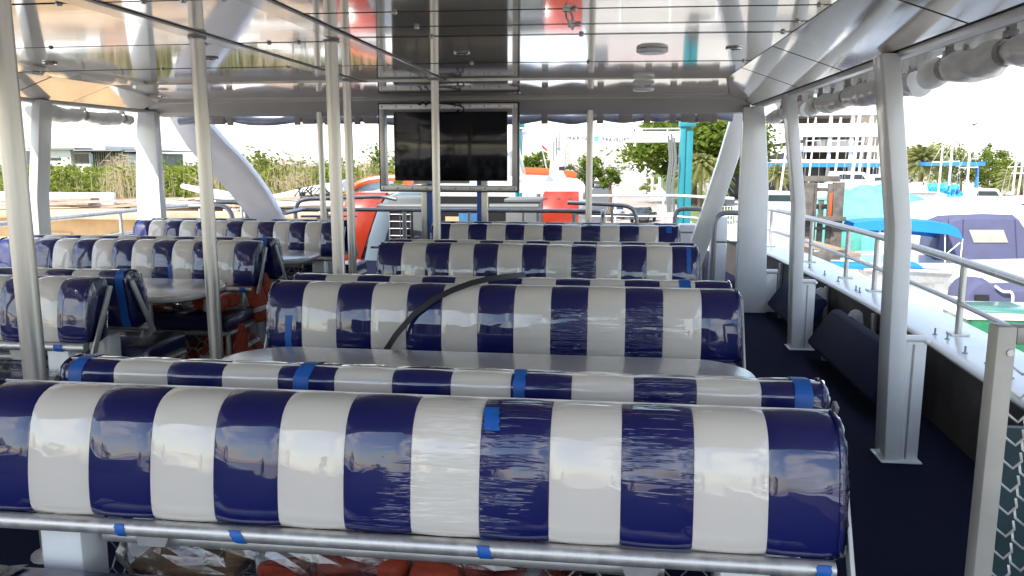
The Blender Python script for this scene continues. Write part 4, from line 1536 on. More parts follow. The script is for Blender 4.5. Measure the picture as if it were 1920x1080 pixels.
def wing(pix, Y, lean, name, m, label, thick=0.12):
    P = [at(x, y, Y) for x, y in pix]
    zt = max(p.z for p in P)
    zm = 0.72
    P = [Vector((p.x, p.y + (max(0, p.z - zm) * lean), p.z)) for p in P]
    k = MB()
    k.prism(P, (0, thick, 0))
    return k


zmid = 396
for pixs, Y, lb in (([[(648, 362), (719, 362), (712, 378), (705, zmid)], [(705, zmid), (694, 430), (684, 460), (676, 488), (630, 488), (634, 440), (640, zmid)]], 12.4, 'left'),
                    ([[(1018, 360), (1084, 360), (1085, zmid), (1010, zmid), (1013, 376)], [(1010, zmid), (1085, zmid), (1084, 430), (1076, 470), (1000, 470), (1005, 425)]], 12.4, 'right')):
    wr = thing('red_wing', 'glossy orange-red curved wing panel %s of the grey cabinet and air conditioner' % lb, 'panel', at(pixs[0][0][0], 400, Y), 'orange-red wing panels')
    top, low = pixs
    P = [at(x, y, Y) for x, y in top]
    zmz = at(700, zmid, Y).z
    k = MB()
    k.prism([Vector((p.x, p.y + (p.z - zmz) * 0.75, p.z)) for p in P] if lb == 'right' else [Vector((p.x, p.y + (p.z - zmz) * 0.75, p.z)) for p in [at(640, zmid, Y)] + P], (0, 0.1, 0))
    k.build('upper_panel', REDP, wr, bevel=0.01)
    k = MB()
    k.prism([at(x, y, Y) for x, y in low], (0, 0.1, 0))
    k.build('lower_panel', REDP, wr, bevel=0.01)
    for sx in ((671, 702) if lb == 'left' else (1022, 1046, 1068)):
        k = MB()
        c = at(sx, 373, Y)
        c = Vector((c.x, c.y + (c.z - zmz) * 0.75 - 0.012, c.z))
        k.box(c, (0.055, 0.01, 0.010))
        k.box(c, (0.010, 0.009, 0.055))
        k.build('fixing', ALU_DARK, wr)
cl = [at(x, y, 12.2) for x, y in ((790, 368), (755, 370), (735, 380), (722, 400), (712, 430), (704, 460), (698, 490), (690, 540))]
k = MB()
rings = []
for i, p in enumerate(cl):
    t = (cl[min(i + 1, len(cl) - 1)] - cl[max(i - 1, 0)]).normalized()
    nrm = t.cross(Vector((0, 1, 0))).normalized()
    w_ = [0.12, 0.20, 0.26, 0.27, 0.27, 0.27, 0.27, 0.27][i]
    rings.append([p - nrm * w_ / 2, p + nrm * w_ / 2, p + nrm * w_ / 2 + Vector((0, 0.4, 0)), p - nrm * w_ / 2 + Vector((0, 0.4, 0))])
k.loft(rings)
tag(k.build('grey_arch', BLUEGREY, bevel=0.03), 'blue-grey curved arch beside the left red wing', 'arch')
k = MB()
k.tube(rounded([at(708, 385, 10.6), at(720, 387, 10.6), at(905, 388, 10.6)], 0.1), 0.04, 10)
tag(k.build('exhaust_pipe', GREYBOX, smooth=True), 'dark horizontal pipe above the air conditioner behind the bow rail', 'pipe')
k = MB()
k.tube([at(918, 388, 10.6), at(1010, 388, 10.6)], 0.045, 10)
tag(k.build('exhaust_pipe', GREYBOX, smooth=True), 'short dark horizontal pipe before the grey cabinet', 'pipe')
# radar mast and white funnel of that boat
mr_ = thing('radar_mast', 'white radar mast standing on the roof of the boat ahead', 'mast', at(1045, 340, 18))
k = MB()
rings = []
for py, w_ in ((342, 0.55), (325, 0.30), (300, 0.26), (282, 0.30)):
    p = at(1044, py, 18)
    rings.append([p + Vector((dx * w_ / 2, dy * 0.2, 0)) for dx, dy in ((-1, -1), (1, -1), (1, 1), (-1, 1))])
k.loft(rings)
k.build('pylon', BOATW, mr_, bevel=0.02)
k = MB()
k.span(at(1030, 281, 17.9), at(1055, 277, 18.2))
k.build('radar_bar', BOATW, mr_, bevel=0.01)
k = MB()
for a in range(3):
    p = at(1038 + 5 * a, 300 - 9 * a, 17.8)
    k.cyl(p, p + Vector((0, 0, 0.4)), 0.02, 6)
k.build('aerial', ALU_DARK, mr_)
k = MB()
k.tube(rounded([at(1060, 318, 17.5), at(1065, 310, 17.5), at(1075, 318, 17.5), at(1090, 328, 17.5), at(1110, 330, 17.5)], 0.2), 0.02, 6)
k.span(at(1049, 312, 17.6), at(1058, 320, 17.4))
k.build('cable', BLACK, mr_, smooth=True)
fl_ = thing('flag', 'small red and white flag on a thin staff before the trees', 'flag', at(1026, 290, 22))
k = MB()
k.grid([[at(1016 + 10 * u, 271 + 9 * u + 5 * v, 22 + 0.05 * math.sin(u * 5)) for u in (0, .33, .66, 1)] for v in (0, 1)])
k.build('red_stripe', REDF, fl_)
k = MB()
k.tube([at(1028, 330, 22), at(1014, 268, 22)], 0.02, 6)
k.build('staff', ALU, fl_)
fn = thing('white_funnel', 'white raked funnel seen through the television frame at right', 'funnel', at(960, 280, 17))
k = MB()
k.prism([at(945, 222, 16), at(962, 222, 16), at(962, 275, 16), at(975, 330, 16), at(940, 335, 16)], (0, 1.2, 0))
k.build('casing', BOATW, fn, bevel=0.05)
k = MB()
k.tube([at(955, 285, 15.9), at(962, 300, 15.9), at(958, 330, 15.9)], 0.06, 8)
k.build('pipe', ALU_DARK, fn, smooth=True)

# ------------------------------------------------------------------ neighbour vessel on the left with stacked timber
root = thing('work_barge', 'peach walled work barge with loose timber on its deck at left', 'barge', (-9, 15, GZ))
ba, bb = (-19.0, 13.4), (-4.9, 12.0)
k = MB()
P = [(-20, 13.6), (-4.75, 12.4), (-4.6, 15.4), (-20, 16.6)]
k.prism([(x, y, GZ + 0.4) for x, y in P], (0, 0, 0.58 - GZ - 0.4))
k.build('deckhouse', PEACH, root)
k = MB()
k.prism([(x, y, 0.582) for x, y in [(-20.2, 13.3), (-4.6, 12.1), (-4.45, 15.5), (-20.2, 16.8)]], (0, 0, 0.12))
k.build('roof_slab', TANDECK, root, bevel=0.02)
k = MB()
k.prism([(x, y, 0.71) for x, y in [(-20, 14.5), (-9.2, 13.9), (-9.2, 14.0), (-20, 14.6)]], (0, 0, 0.25))
k.build('white_coaming', BOATW, root, bevel=0.02)
for i in range(9):
    t = 0.08 + 0.1 * i
    k = MB()
    x, y = -20 + 15.25 * t, 13.6 - 1.2 * t
    k.box((x, y - 0.01, -0.02), (0.75, 0.06, 0.7), Matrix.Rotation(-0.0785, 3, 'Z'))
    k.build('window', GLASS_D if i % 3 else PEACH, root)
names = [('plank', PLANK, 'weathered brown'), ('plank', PLANKW, 'pale'), ('plank', PLANKR, 'reddish')]
rp = random.Random(11)
protos = {}
for i in range(48):
    x = rp.uniform(-15.5, -4.9)
    y = rp.uniform(13.0, 15.2)
    L = rp.uniform(1.2, 3.6)
    nm, m, cname = names[rp.choice([0, 0, 1, 1, 1, 2])]
    key = (cname, round(L))
    if key not in protos:
        k = MB()
        k.box((0, 0, 0), (L, rp.uniform(0.14, 0.32), 0.045))
        o = k.build('loose_plank', m)
        protos[key] = o
    else:
        o = protos[key].copy()
        COL.objects.link(o)
    o.location = (x, y, 0.725 + 0.011 * (i % 9))
    o.rotation_euler = (rp.uniform(-0.05, 0.05), rp.uniform(-0.07, 0.07), rp.uniform(-0.5, 0.5))
    tag(o, 'loose %s plank heaped on the barge roof at left' % cname, 'plank', 'loose %s planks on the barge roof' % cname)
for (a, b, r, lb) in (((342, 349), (505, 387), 0.10, 'long white tapering boom lying over the barge, right of the corner column'), ((118, 371), (255, 390), 0.10, 'white tapering boom lying left between the two columns'), ((500, 372), (650, 348), 0.09, 'white tube spar lashed with cords behind the arch')):
    k = MB()
    pa, pb = at(*a, 15.5), at(*b, 14.5)
    k.tube([pa, pa.lerp(pb, 0.5), pb], r, 8, radii=[r * 0.5, r, r * 1.25])
    tag(k.build('spar', BOATW, smooth=True), lb, 'spar')
k = MB()
c = at(108, 388, 15)
k.prism([at(90, 396, 15), at(90, 378, 15), at(125, 376, 15), at(128, 394, 15)], (0, 1.2, 0))
tag(k.build('skylight', GLASS_B, bevel=0.02), 'pale blue glazed skylight box left of the planks', 'skylight')
k = MB()
pa = at(460, 380, 15)
for i in range(14):
    t = i / 13
    p = at(560 + 60 * t, 352 + rp.uniform(-3, 3), 14.6)
    k.tube([p, p + Vector((rp.uniform(-.2, .2), 0, -0.15)), p + Vector((rp.uniform(-.3, .3), 0.1, -0.3))], 0.015, 5)
tag(k.build('rope_tangle', BLACK), 'tangle of dark cords hanging from the white spar', 'rope')
k = MB()
k.span(at(562, 368, 14.0), at(575, 378, 14.3))
k.cyl(at(568, 368, 14.2), at(568, 360, 14.2), 0.05, 8)
tag(k.build('black_drum', BLACK, bevel=0.02), 'small black canister on the barge behind the loop rail', 'canister')
k = MB()
k.tube([at(420, 395, 13.0), at(515, 385, 13.0), at(640, 380, 13.0)], 0.03, 8)
for px in (445, 480, 515, 555, 600):
    k.tube([at(px, 392, 13.0), at(px, 440, 13.0)], 0.02, 6)
tag(k.build('barge_rail', PAINT2, smooth=True), 'white tube rail along the near edge of the barge', 'railing')

# ------------------------------------------------------------------ vegetation


def leaf_quads(k, c, R, n, size, rg, clumps=0, flat=0.0, lim=1.0):
    c = Vector(c)
    cl = []
    for i in range(clumps):
        while True:
            d = Vector((rg.uniform(-1, 1), rg.uniform(-1, 1), rg.uniform(-1, 1)))
            if 0.35 < d.length < 1:
                break
        cl.append((Vector((d.x * R[0], d.y * R[1], d.z * R[2])) * 0.9, rg.uniform(0.16, 0.34)))
    for i in range(n):
        if cl:
            b, s = cl[i % len(cl)]
            d = Vector((rg.gauss(0, 1), rg.gauss(0, 1), rg.gauss(0, 0.75)))
            p = b + Vector((d.x * R[0], d.y * R[1], d.z * R[2])) * s * 0.55
        else:
            d = Vector((rg.gauss(0, .5), rg.gauss(0, .5), rg.gauss(0, .5)))
            p = Vector((d.x * R[0], d.y * R[1], d.z * R[2]))
        u = Vector((rg.gauss(0, 1), rg.gauss(0, 1), rg.gauss(0, 0.6))).normalized()
        w = u.cross(Vector((rg.gauss(0, 1), rg.gauss(0, 1), rg.gauss(0, 1)))).normalized()
        s1 = size * rg.uniform(0.6, 1.4)
        s2 = s1 * 0.45
        q = c + p
        k.add([q - u * s1 / 2, q + w * s2 / 2, q + u * s1 / 2, q - w * s2 / 2], [(0, 1, 2, 3)])


def tree(base, h, R, label, m, n=2600, size=0.4, seed=0, group=None, clumps=26, trunk=0.25, name='tree'):
    base = Vector(base)
    rg = random.Random(seed)
    root = thing(name, label, 'tree' if name != 'shrub' else 'shrub', base, group)
    c = base + Vector((0, 0, h - R[2]))
    k = MB()
    top = c + Vector((0, 0, 0.2 * R[2]))
    k.tube([base, base.lerp(top, 0.5) + Vector((rg.uniform(-.2, .2), 0, 0)), top], trunk, 8, radii=[trunk, trunk * 0.75, trunk * 0.35])
    for i in range(7):
        a = rg.uniform(0, 6.28)
        s = base.lerp(top, rg.uniform(0.45, 0.9))
        e = c + Vector((math.cos(a) * R[0] * 0.75, math.sin(a) * R[1] * 0.75, rg.uniform(-.3, .7) * R[2]))
        k.tube([s, s.lerp(e, 0.5) + Vector((0, 0, 0.1 * R[2])), e], trunk * 0.35, 5, radii=[trunk * 0.4, trunk * 0.25, trunk * 0.08])
    k.build('trunk', BARK, root, smooth=True)
    k = MB()
    leaf_quads(k, c, R, n, size, rg, clumps)
    k.build('crown', m, root)
    return root


def palm(base, h, fl, label, seed, n=46, droop=1.0):
    base = Vector(base)
    rg = random.Random(seed)
    root = thing('palm_tree', label, 'palm tree', base, 'palm trees in the yard')
    top = base + Vector((0, 0, h))
    k = MB()
    k.tube([base + Vector((0, 0, h * i / 5)) for i in range(6)], 0.3, 10, radii=[0.34, 0.28, 0.26, 0.26, 0.28, 0.34])
    k.build('trunk', BARK, root, smooth=True)
    k = MB()
    for i in range(n):
        a = 6.283 * i * 0.618
        el = 1.35 - 1.75 * (i / n)
        L = fl * rg.uniform(0.85, 1.1)
        d = Vector((math.cos(a) * math.cos(el), math.sin(a) * math.cos(el), math.sin(el)))
        pts = []
        for j in range(8):
            t = j / 7
            p = top + d * L * t + Vector((0, 0, -droop * L * 0.45 * t * t))
            pts.append(p)
        for j in range(7):
            tt = (pts[j + 1] - pts[j]).normalized()
            sd = tt.cross(Vector((0, 0, 1)))
            if sd.length < 0.1:
                sd = Vector((1, 0, 0))
            sd.normalize()
            up = sd.cross(tt)
            for e in (-1, 1):
                for q in range(4):
                    s = pts[j].lerp(pts[j + 1], q / 4)
                    ln = fl * 0.20 * (1 - 0.6 * abs(j / 7 - 0.4))
                    tip = s + (sd * e * 0.8 + tt * 0.8 - up * 0.25 + Vector((0, 0, -0.25))).normalized() * ln
                    w_ = tt * fl * 0.016
                    k.add([s - w_, s + w_, tip], [(0, 1, 2)])
    k.build('crown', LEAF_PALM, root)
    return root


# big rain tree beyond the lift
bp = gnd(1300, 383)
tree((bp.x, bp.y, GZ), 12.2, (9.5, 7.5, 4.4), 'big spreading green tree behind the teal lift column', LEAF_RAIN, 20000, 0.8, 3, None, 120, 0.55, 'rain_tree')
tree(Vector((at(1012, 330, 75).x, 75, GZ)), 6.9, (1.7, 1.6, 1.7), 'rounded green tree left of the radar mast', LEAF_MID, 2200, 0.42, 4, 'small trees beyond the boat ahead', 24)
o = tree(Vector((at(1096, 330, 85).x, 85, GZ)), 6.7, (1.9, 1.8, 1.8), 'rounded green tree right of the radar mast', LEAF_MID, 2200, 0.42, 5, 'small trees beyond the boat ahead', 24)
tree(Vector((at(1143, 330, 80).x, 80, GZ)), 5.6, (1.1, 1.1, 1.2), 'small green tree beside the white truck', LEAF_MID, 1200, 0.36, 6, 'small trees beyond the boat ahead', 16)
for i, (px, s) in enumerate(((1225, 2.6), (1245, 3.2), (1262, 3.0), (1212, 2.0))):
    p = gnd(px, 352 + 4 * i)
    tree(p, s, (1.5, 1.5, s * 0.42), ['low bush left of the white posts', 'taller bush behind the white posts', 'bush beside the teal column', 'smallest bush at the road edge'][i], LEAF_LIME, 900, 0.28, 20 + i, 'bushes along the road', 14, 0.08, 'shrub')
for i, px in enumerate((1222, 1236, 1252)):
    p = gnd(px, 372)
    k = MB()
    k.box(p + Vector((0, 0, 1.6)), (0.35, 0.35, 3.2))
    tag(k.build('white_post', BWHITE, bevel=0.02), 'square white post beside the road, %s of three' % ['left', 'middle', 'right'][i], 'post', 'white posts beside the road')
p = gnd(1312, 390)
palm((p.x, p.y, GZ), 5.0, 4.3, 'date palm with drooping fronds right of the teal column', 1, 90, 1.3)
p = gnd(1722, 392)
palm((p.x, p.y, GZ), 5.6, 3.9, 'large date palm right of the near column, reddish trunk', 2, 90)
p = gnd(1905, 400)
palm((p.x, p.y, GZ), 3.8, 3.0, 'low bushy palm at the right edge of the yard', 3, 50)
p = gnd(1455, 400)
palm((p.x, p.y, GZ), 4.3, 2.6, 'palm half hidden by the right corner column', 4, 46)
for i, (px, py, R, h, m) in enumerate([(1800, 372, 4.0, 8.4, LEAF_MID), (1850, 372, 3.4, 7.2, LEAF_LIME), (1755, 371, 4.2, 8.8, LEAF_LIME), (1875, 374, 3.2, 6.2, LEAF_MID), (1915, 374, 3.6, 6.4, LEAF_LIME), (1700, 370, 3.6, 8.6, LEAF_MID), (1862, 368, 3.0, 8.9, LEAF_MID)]):
    p = gnd(px, py)
    tree(p, h, (R, R, h * 0.42), ['green tree behind the masts', 'yellow-green tree under the palm-topped one', 'yellow-green tree behind the blue canopy', 'dark green tree at the far right', 'yellow-green tree at the right picture edge', 'green tree behind the large date palm', 'tall round-headed tree right of the blue canopy'][i], m, 2000, 0.42, 40 + i, 'trees at the back of the yard', 22, 0.2)
# shrub belt on the left, each clump of its own, with dry reeds before it
i = 0
ORD = 'first second third fourth fifth sixth seventh eighth ninth tenth eleventh twelfth thirteenth fourteenth fifteenth sixteenth seventeenth eighteenth nineteenth twentieth twenty-first twenty-second twenty-third twenty-fourth twenty-fifth twenty-sixth'.split()
rs = random.Random(5)
for px in range(40, 760, 30):
    Y = rs.uniform(32, 38)
    top = {True: 298, False: 288}[px < 430] + rs.uniform(-9, 9)
    if 480 > px > 440 or 590 < px < 625:
        top -= 8
    p = at(px + rs.uniform(-8, 8), top, Y)
    h = p.z - GZ
    m = [LEAF_LIME, LEAF_MID, LEAF_LIME][i % 3]
    tree((p.x, p.y, GZ), h, (1.7, 1.5, h * 0.47), 'leafy green shrub in the belt at left, %s from the left' % ORD[i], m, 5200, 0.19, 60 + i, 'green shrubs in the belt at left', 34, 0.06, 'shrub')
    i += 1
k = MB()
for i in range(5200):
    px = rs.uniform(40, 780)
    dens = max(math.exp(-((px - c_) / w_) ** 2) for c_, w_ in ((225, 38), (400, 26), (545, 55), (690, 20))) + 0.10 + 0.25 * noise.noise(Vector((px / 30.0, 2.0, 0)))
    if rs.random() > dens * 0.75:
        continue
    Y = rs.uniform(29, 33)
    topy = 318 + rs.uniform(-22, 45) - 16 * dens
    p = at(px, topy, Y)
    h = rs.uniform(1.2, 3.2)
    lean = Vector((rs.uniform(-.35, .35), rs.uniform(-.2, .2), 0))
    w_ = 0.018
    k.add([p + Vector((-w_, 0, -h)) - lean, p + Vector((w_, 0, -h)) - lean, p], [(0, 1, 2)])
    if i % 2 == 0:
        q = p - Vector((0, 0, h * rs.uniform(0.05, 0.5)))
        d = Vector((rs.uniform(-.5, .5), 0, rs.uniform(-.1, .45)))
        k.add([q, q + Vector((0, 0, 0.04)), q + d], [(0, 1, 2)])
o = k.build('dry_reeds', REED)
o['kind'] = 'stuff'
o['label'] = 'dry straw-coloured reeds in front of the shrubs'
o['category'] = 'reeds'
k = MB()
for i in range(20000):
    px = rs.uniform(-60, 780)
    Y = rs.uniform(29, 39)
    p = at(px, rs.uniform(312, 430), Y)
    u = Vector((rs.gauss(0, 1), rs.gauss(0, 1), rs.gauss(0, .6))).normalized() * rs.uniform(.07, .16)
    w_ = u.cross(Vector((rs.gauss(0, 1), rs.gauss(0, 1), rs.gauss(0, 1)))).normalized() * 0.055
    k.add([p - u, p + w_, p + u, p - w_], [(0, 1, 2, 3)])
o = k.build('undergrowth', LEAF_LIME)
o['kind'] = 'stuff'
o['label'] = 'low green undergrowth below the shrubs'
o['category'] = 'undergrowth'

# ------------------------------------------------------------------ house on the left
YH = 72
root = thing('modern_house', 'flat roofed modern house with timber cladding behind the shrubs', 'house', at(165, 300, YH))


def hbox(x0, y0, x1, y1, Y, d, name, m, parent, bevel=0.0):
    a, b = at(x0, y0, Y), at(x1, y1, Y)
    k = MB()
    k.span((a.x, Y, a.z), (b.x, Y + d, b.z))
    return k.build(name, m, parent, bevel=bevel)


zb = 345
hbox(60, 281, 137, zb, YH, 8, 'white_wing', BWHITE, root)
hbox(52, 277, 140, 280.5, YH - 0.6, 9, 'roof', HOUSEGREY, root)
w = hbox(138, 286, 176, zb, YH + 0.4, 8, 'glazed_wall', BWHITE, root)
hbox(139, 288, 166, 306, YH + 0.3, 0.08, 'window', GLASS_D, root)
hbox(168, 288, 175, 306, YH + 0.3, 0.08, 'window', GLASS_B, root)
for j in range(9):
    hbox(176.3 + j * 4.2, 283, 176.3 + j * 4.2 + 4.0, 322, YH + (0.0 if j % 2 else 0.06), 0.2, 'timber_board', WOODCLAD, root)
hbox(176, 283, 214, zb, YH + 0.3, 8, 'core', HOUSEGREY, root)
hbox(214.5, 287, 233, zb, YH + 0.5, 8, 'grey_wall', HOUSEGREY, root)
hbox(216, 288, 221, 306, YH + 0.4, 0.08, 'window', GLASS_D, root)
hbox(233.5, 288, 264, zb, YH + 0.2, 8, 'glazed_wing', HOUSEGREY, root)
hbox(235, 290, 262, 306, YH + 0.1, 0.08, 'window', GLASS_B, root)
hbox(137, 280.5, 228, 283, YH - 0.8, 9, 'roof', HOUSEGREY, root)
hbox(229, 282, 268, 284.5, YH - 0.5, 9, 'roof', HOUSEGREY, root)
hbox(148, 274, 197, 280, YH + 2, 5, 'roof_box', BWHITE, root)
hbox(93, 296, 115, 301, YH - 0.03, 0.05, 'window', GLASS_D, root)
hbox(30, 283, 55, zb, YH + 2, 8, 'side_wing', HOUSEGREY, root)

# ------------------------------------------------------------------ parking building on the right
YP = 125
root = thing('parking_building', 'white multi-storey parking building with long open decks', 'building', at(1500, 372, YP))
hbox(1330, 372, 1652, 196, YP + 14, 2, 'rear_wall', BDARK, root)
for (ya, yb) in ((197, 217), (231, 257), (274, 285), (299, 305)):
    hbox(1345, yb, 1648, ya, YP, 0.6, 'spandrel', BWHITE, root)
    hbox(1345, yb - 1, 1648, yb - 4, YP + 0.65, 14, 'deck_slab', BWHITE, root)
for px in (1372, 1408, 1440, 1513, 1556, 1597, 1632, 1642):
    wdt = 9 if px in (1513, 1642, 1440) else 2.5
    hbox(px - wdt / 2, 330, px + wdt / 2, 197, YP + 0.3, 0.35, 'pier', BWHITE, root)
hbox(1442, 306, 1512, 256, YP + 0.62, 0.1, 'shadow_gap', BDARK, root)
for (xa, ya, xb, yb) in ((1441, 272, 1505, 262), (1441, 292, 1505, 280)):
    k = MB()
    a, b = at(xa, ya, YP - 0.4), at(xb, yb, YP - 0.4)
    k.prism([a, b, b + Vector((0, 0, 0.9)), a + Vector((0, 0, 0.9))], (0, 0.5, 0))
    k.build('ramp_parapet', BWHITE, root)
for px in (1536, 1550, 1566, 1584):
    k = MB()
    c = at(px, 272, YP + 4)
    k.box(c + Vector((0, 0, 0.1)), (1.7, 3.5, 1.5))
    tag(k.build('parked_car', CARW, bevel=0.25), 'white car parked on the middle deck of the parking building, %s' % {1536: 'leftmost of four', 1550: 'second of four from left', 1566: 'third of four from left', 1584: 'rightmost of four'}[px], 'car', 'cars on the parking deck')
k = MB()
a, b = at(1338, 313, YP - 4), at(1650, 306, YP - 4)
k.span((a.x, YP - 4, a.z), (b.x, YP, b.z))
k.build('blue_canopy', BLUEAWN, root)
hbox(1345, 372, 1648, 314, YP + 1, 0.4, 'ground_floor_front', GLASS_D, root)
k = MB()
c1 = hbox(1352, 229, 1374, 219, YP - 10, 3, 'corner_block', HOUSEGREY, root)
# canopy on posts right of the palm
root = thing('blue_canopy', 'long blue flat canopy on posts among the trees at right', 'canopy', at(1790, 360, 100))
a, b = at(1735, 311, 100), at(1848, 304, 100)
k = MB()
k.span((a.x, 100, a.z), (b.x, 104, b.z))
k.build('roof', BLUEAWN, root)
for px in (1783, 1835):
    p = at(px, 311, 101)
    k = MB()
    k.span((p.x - .15, 101, GZ), (p.x + .15, 101.3, p.z))
    k.build('post', BLUEAWN, root)

# ------------------------------------------------------------------ travel lift
YT = 47
root = thing('boat_lift', 'boat lift with white cross beam and teal leg over the road', 'boat lift', gnd(1285, 440))
a, b = at(905, 268, YT), at(1276, 247, YT)
zt_, zb_ = at(1200, 246, YT).z, at(1200, 267, YT).z
k = MB()
k.span((a.x, YT, zb_), (b.x, YT + 0.7, zt_))
k.build('cross_beam', LWHITE, root, bevel=0.03)
k = MB()
zrail = at(1200, 241, YT).z
k.tube([(a.x, YT + 0.3, zrail), (b.x, YT + 0.3, zrail)], 0.035, 6)
for i in range(8):
    x = a.x + (b.x - a.x) * (i + 0.5) / 8
    k.tube([(x, YT + 0.3, zt_), (x, YT + 0.3, zrail)], 0.03, 6)
k.build('hand_line', LWHITE, root)
for px0, px1, nm in ((1271, 1295, 'leg'), (966, 976, 'leg')):
    pa, pb = at(px0, 400, YT - 0.3), at(px1, 400, YT - 0.3)
    k = MB()
    top = at(px0, 238, YT).z
    k.span((pa.x, YT - 0.3, GZ + 0.9), (pa.x + (pb.x - pa.x) * 0.42, YT + 0.6, top))
    k.span((pa.x + (pb.x - pa.x) * 0.42 + .003, YT - 0.2, GZ + 0.9), (pb.x, YT + 0.55, top - 0.12))
    k.build(nm, TEAL, root, bevel=0.02)
    k = MB()
    k.span((pa.x - 0.05, YT - 0.4, top + 0.003), (pb.x + 0.12, YT + 0.75, top + 0.32))
    k.build('leg_head', TEAL, root, bevel=0.02)
    for dy in (-1.0, 1.0):
        k = MB()
        c = Vector(((pa.x + pb.x) / 2, YT + dy, GZ + 0.75))
        k.cyl(c - Vector((0.25, 0, 0)), c + Vector((0.25, 0, 0)), 0.75, 20)
        k.build('wheel', TYRE, root, bevel=0.04)
k = MB()
k.span((pb.x - 0.3, YT - 1.8, GZ + 0.5), (pb.x + 0.3, YT + 8, GZ + 0.89))
p0 = at(1255, 300, YT - 0.5)
k = MB()
for i in range(7):
    px = 1258 + rs.uniform(-5, 9)
    k.tube([at(px, 250 + 4 * i, YT - 0.6), at(px + 3, 300, YT - 0.6), at(px - 3, 350, YT - 0.6), at(px - 1, 398, YT - 0.6)], 0.06, 6)
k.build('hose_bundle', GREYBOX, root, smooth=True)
k = MB()
ring = arc(at(1291, 227, YT), 0.16, 0, 2 * PI * 15 / 16, 15, 'xz')
k.tube(ring, 0.05, 6, closed=True)
k.build('lifting_eye', LWHITE, root, smooth=True)


def lettering(body, x, y, z, size, material, parent, spacing=1.0):
    cu = bpy.data.curves.new('lettering', 'FONT')
    cu.body = body
    cu.size = size
    cu.extrude = 0.015
    cu.space_character = spacing
    o = bpy.data.objects.new('lettering', cu)
    COL.objects.link(o)
    o.rotation_euler = (PI / 2, 0, 0)
    o.location = (x, y, z)
    bpy.context.view_layer.update()
    dg = bpy.context.evaluated_depsgraph_get()
    me = bpy.data.meshes.new_from_object(o.evaluated_get(dg))
    mw = o.matrix_world.copy()
    bpy.data.objects.remove(o)
    me.transform(mw)
    me.transform(Matrix.Translation(-ORG[parent.name]))
    me.materials.clear()
    me.materials.append(material)
    ob = bpy.data.objects.new('lettering', me)
    COL.objects.link(ob)
    ob.parent = parent
    return ob


p = at(1063, 263, YT)
lettering('MARINE', p.x, YT - 0.02, p.z, 0.34, LETTER, root, 1.12)
p = at(1128, 265, YT)
lettering('TRAVELIFT', p.x, YT - 0.02, p.z, 0.30, LETTER, root, 1.12)
p = at(1116, 260, YT)
k = MB()
k.prism([(p.x - .12, YT - .03, p.z + .06), (p.x + .2, YT - .03, p.z + .16), (p.x + .22, YT - .03, p.z + .08), (p.x - .02, YT - .03, p.z - .02)], (0, 0.02, 0))
k.prism([(p.x - .02, YT - .03, p.z - .06), (p.x + .2, YT - .03, p.z + .03), (p.x + .12, YT - .03, p.z - .12), (p.x - .1, YT - .03, p.z - .14)], (0, 0.02, 0))
k.build('emblem', LETTER_T, root)

# ------------------------------------------------------------------ vehicles and yard clutter


def car(pos, rz, label, body=CARW, s=1.0, name='parked_car', group='cars in the yard'):
    root = thing(name, label, 'car', pos, group)
    P = Vector(pos)
    R = Matrix.Rotation(rz, 3, 'Z')

    def T(p):
        return P + R @ (Vector(p) * s)
    prof = [(-2.1, 0.35), (-2.15, 0.75), (-1.95, 0.95), (-1.2, 1.0), (-0.75, 1.0), (1.2, 0.95), (2.0, 0.85), (2.15, 0.6), (2.1, 0.35)]
    k = MB()
    k.loft([[T((x * 0.99, y, z)) for x, z in prof] for y in (-0.85, -0.8, 0.8, 0.85)])
    k.build('body', body, root, bevel=0.05)
    k = MB()
    cab = [(-1.7, 0.97), (-1.3, 1.42), (0.25, 1.45), (1.0, 0.97)]
    k.prism([T((x, -0.68, z)) for x, z in cab], R @ Vector((0, 1.36 * s, 0)))
    k.build('cabin_glass', GLASS_D, root, bevel=0.06)
    k = MB()
    k.prism([T((x, -0.66, z)) for x, z in [(-1.28, 1.425), (0.22, 1.452), (0.2, 1.50), (-1.2, 1.48)]], R @ Vector((0, 1.32 * s, 0)))
    k.build('roof', body, root, bevel=0.02)
    for x in (-1.35, 1.35):
        for y in (-0.86, 0.66):
            k = MB()
            k.cyl(T((x, y, 0.33)), T((x, y + 0.2, 0.33)), 0.33 * s, 16)
            k.build('wheel', TYRE, root, bevel=0.03)
    for y in (-0.6, 0.6):
        k = MB()
        k.box(T((-2.15, y, 0.72)), (0.06 * s, 0.3 * s, 0.12 * s), R)
        k.build('tail_lamp', LAMPRED, root)
    return root


car(gnd(1154, 408), PI / 2 + 0.05, 'white car parked on the asphalt beyond the loop rail')
car(gnd(1206, 416), PI / 2 - 0.3, 'dark car parked near the road edge', CARD)
for i, px in enumerate((1146, 1152, 1159, 1168, 1178, 1190, 1200)):
    car(gnd(px, 318 + (i % 3)), rs.uniform(0, 3), ['white', 'dark', 'white', 'dark', 'white', 'white', 'dark'][i] + ' car far along the road, %s' % ['first from the truck', 'second from the truck', 'third from the truck', 'fourth from the truck', 'fifth from the truck', 'sixth from the truck', 'last of the row'][i], [CARW, CARD, CARW, CARD, CARW, CARW, CARD][i], 1.0)
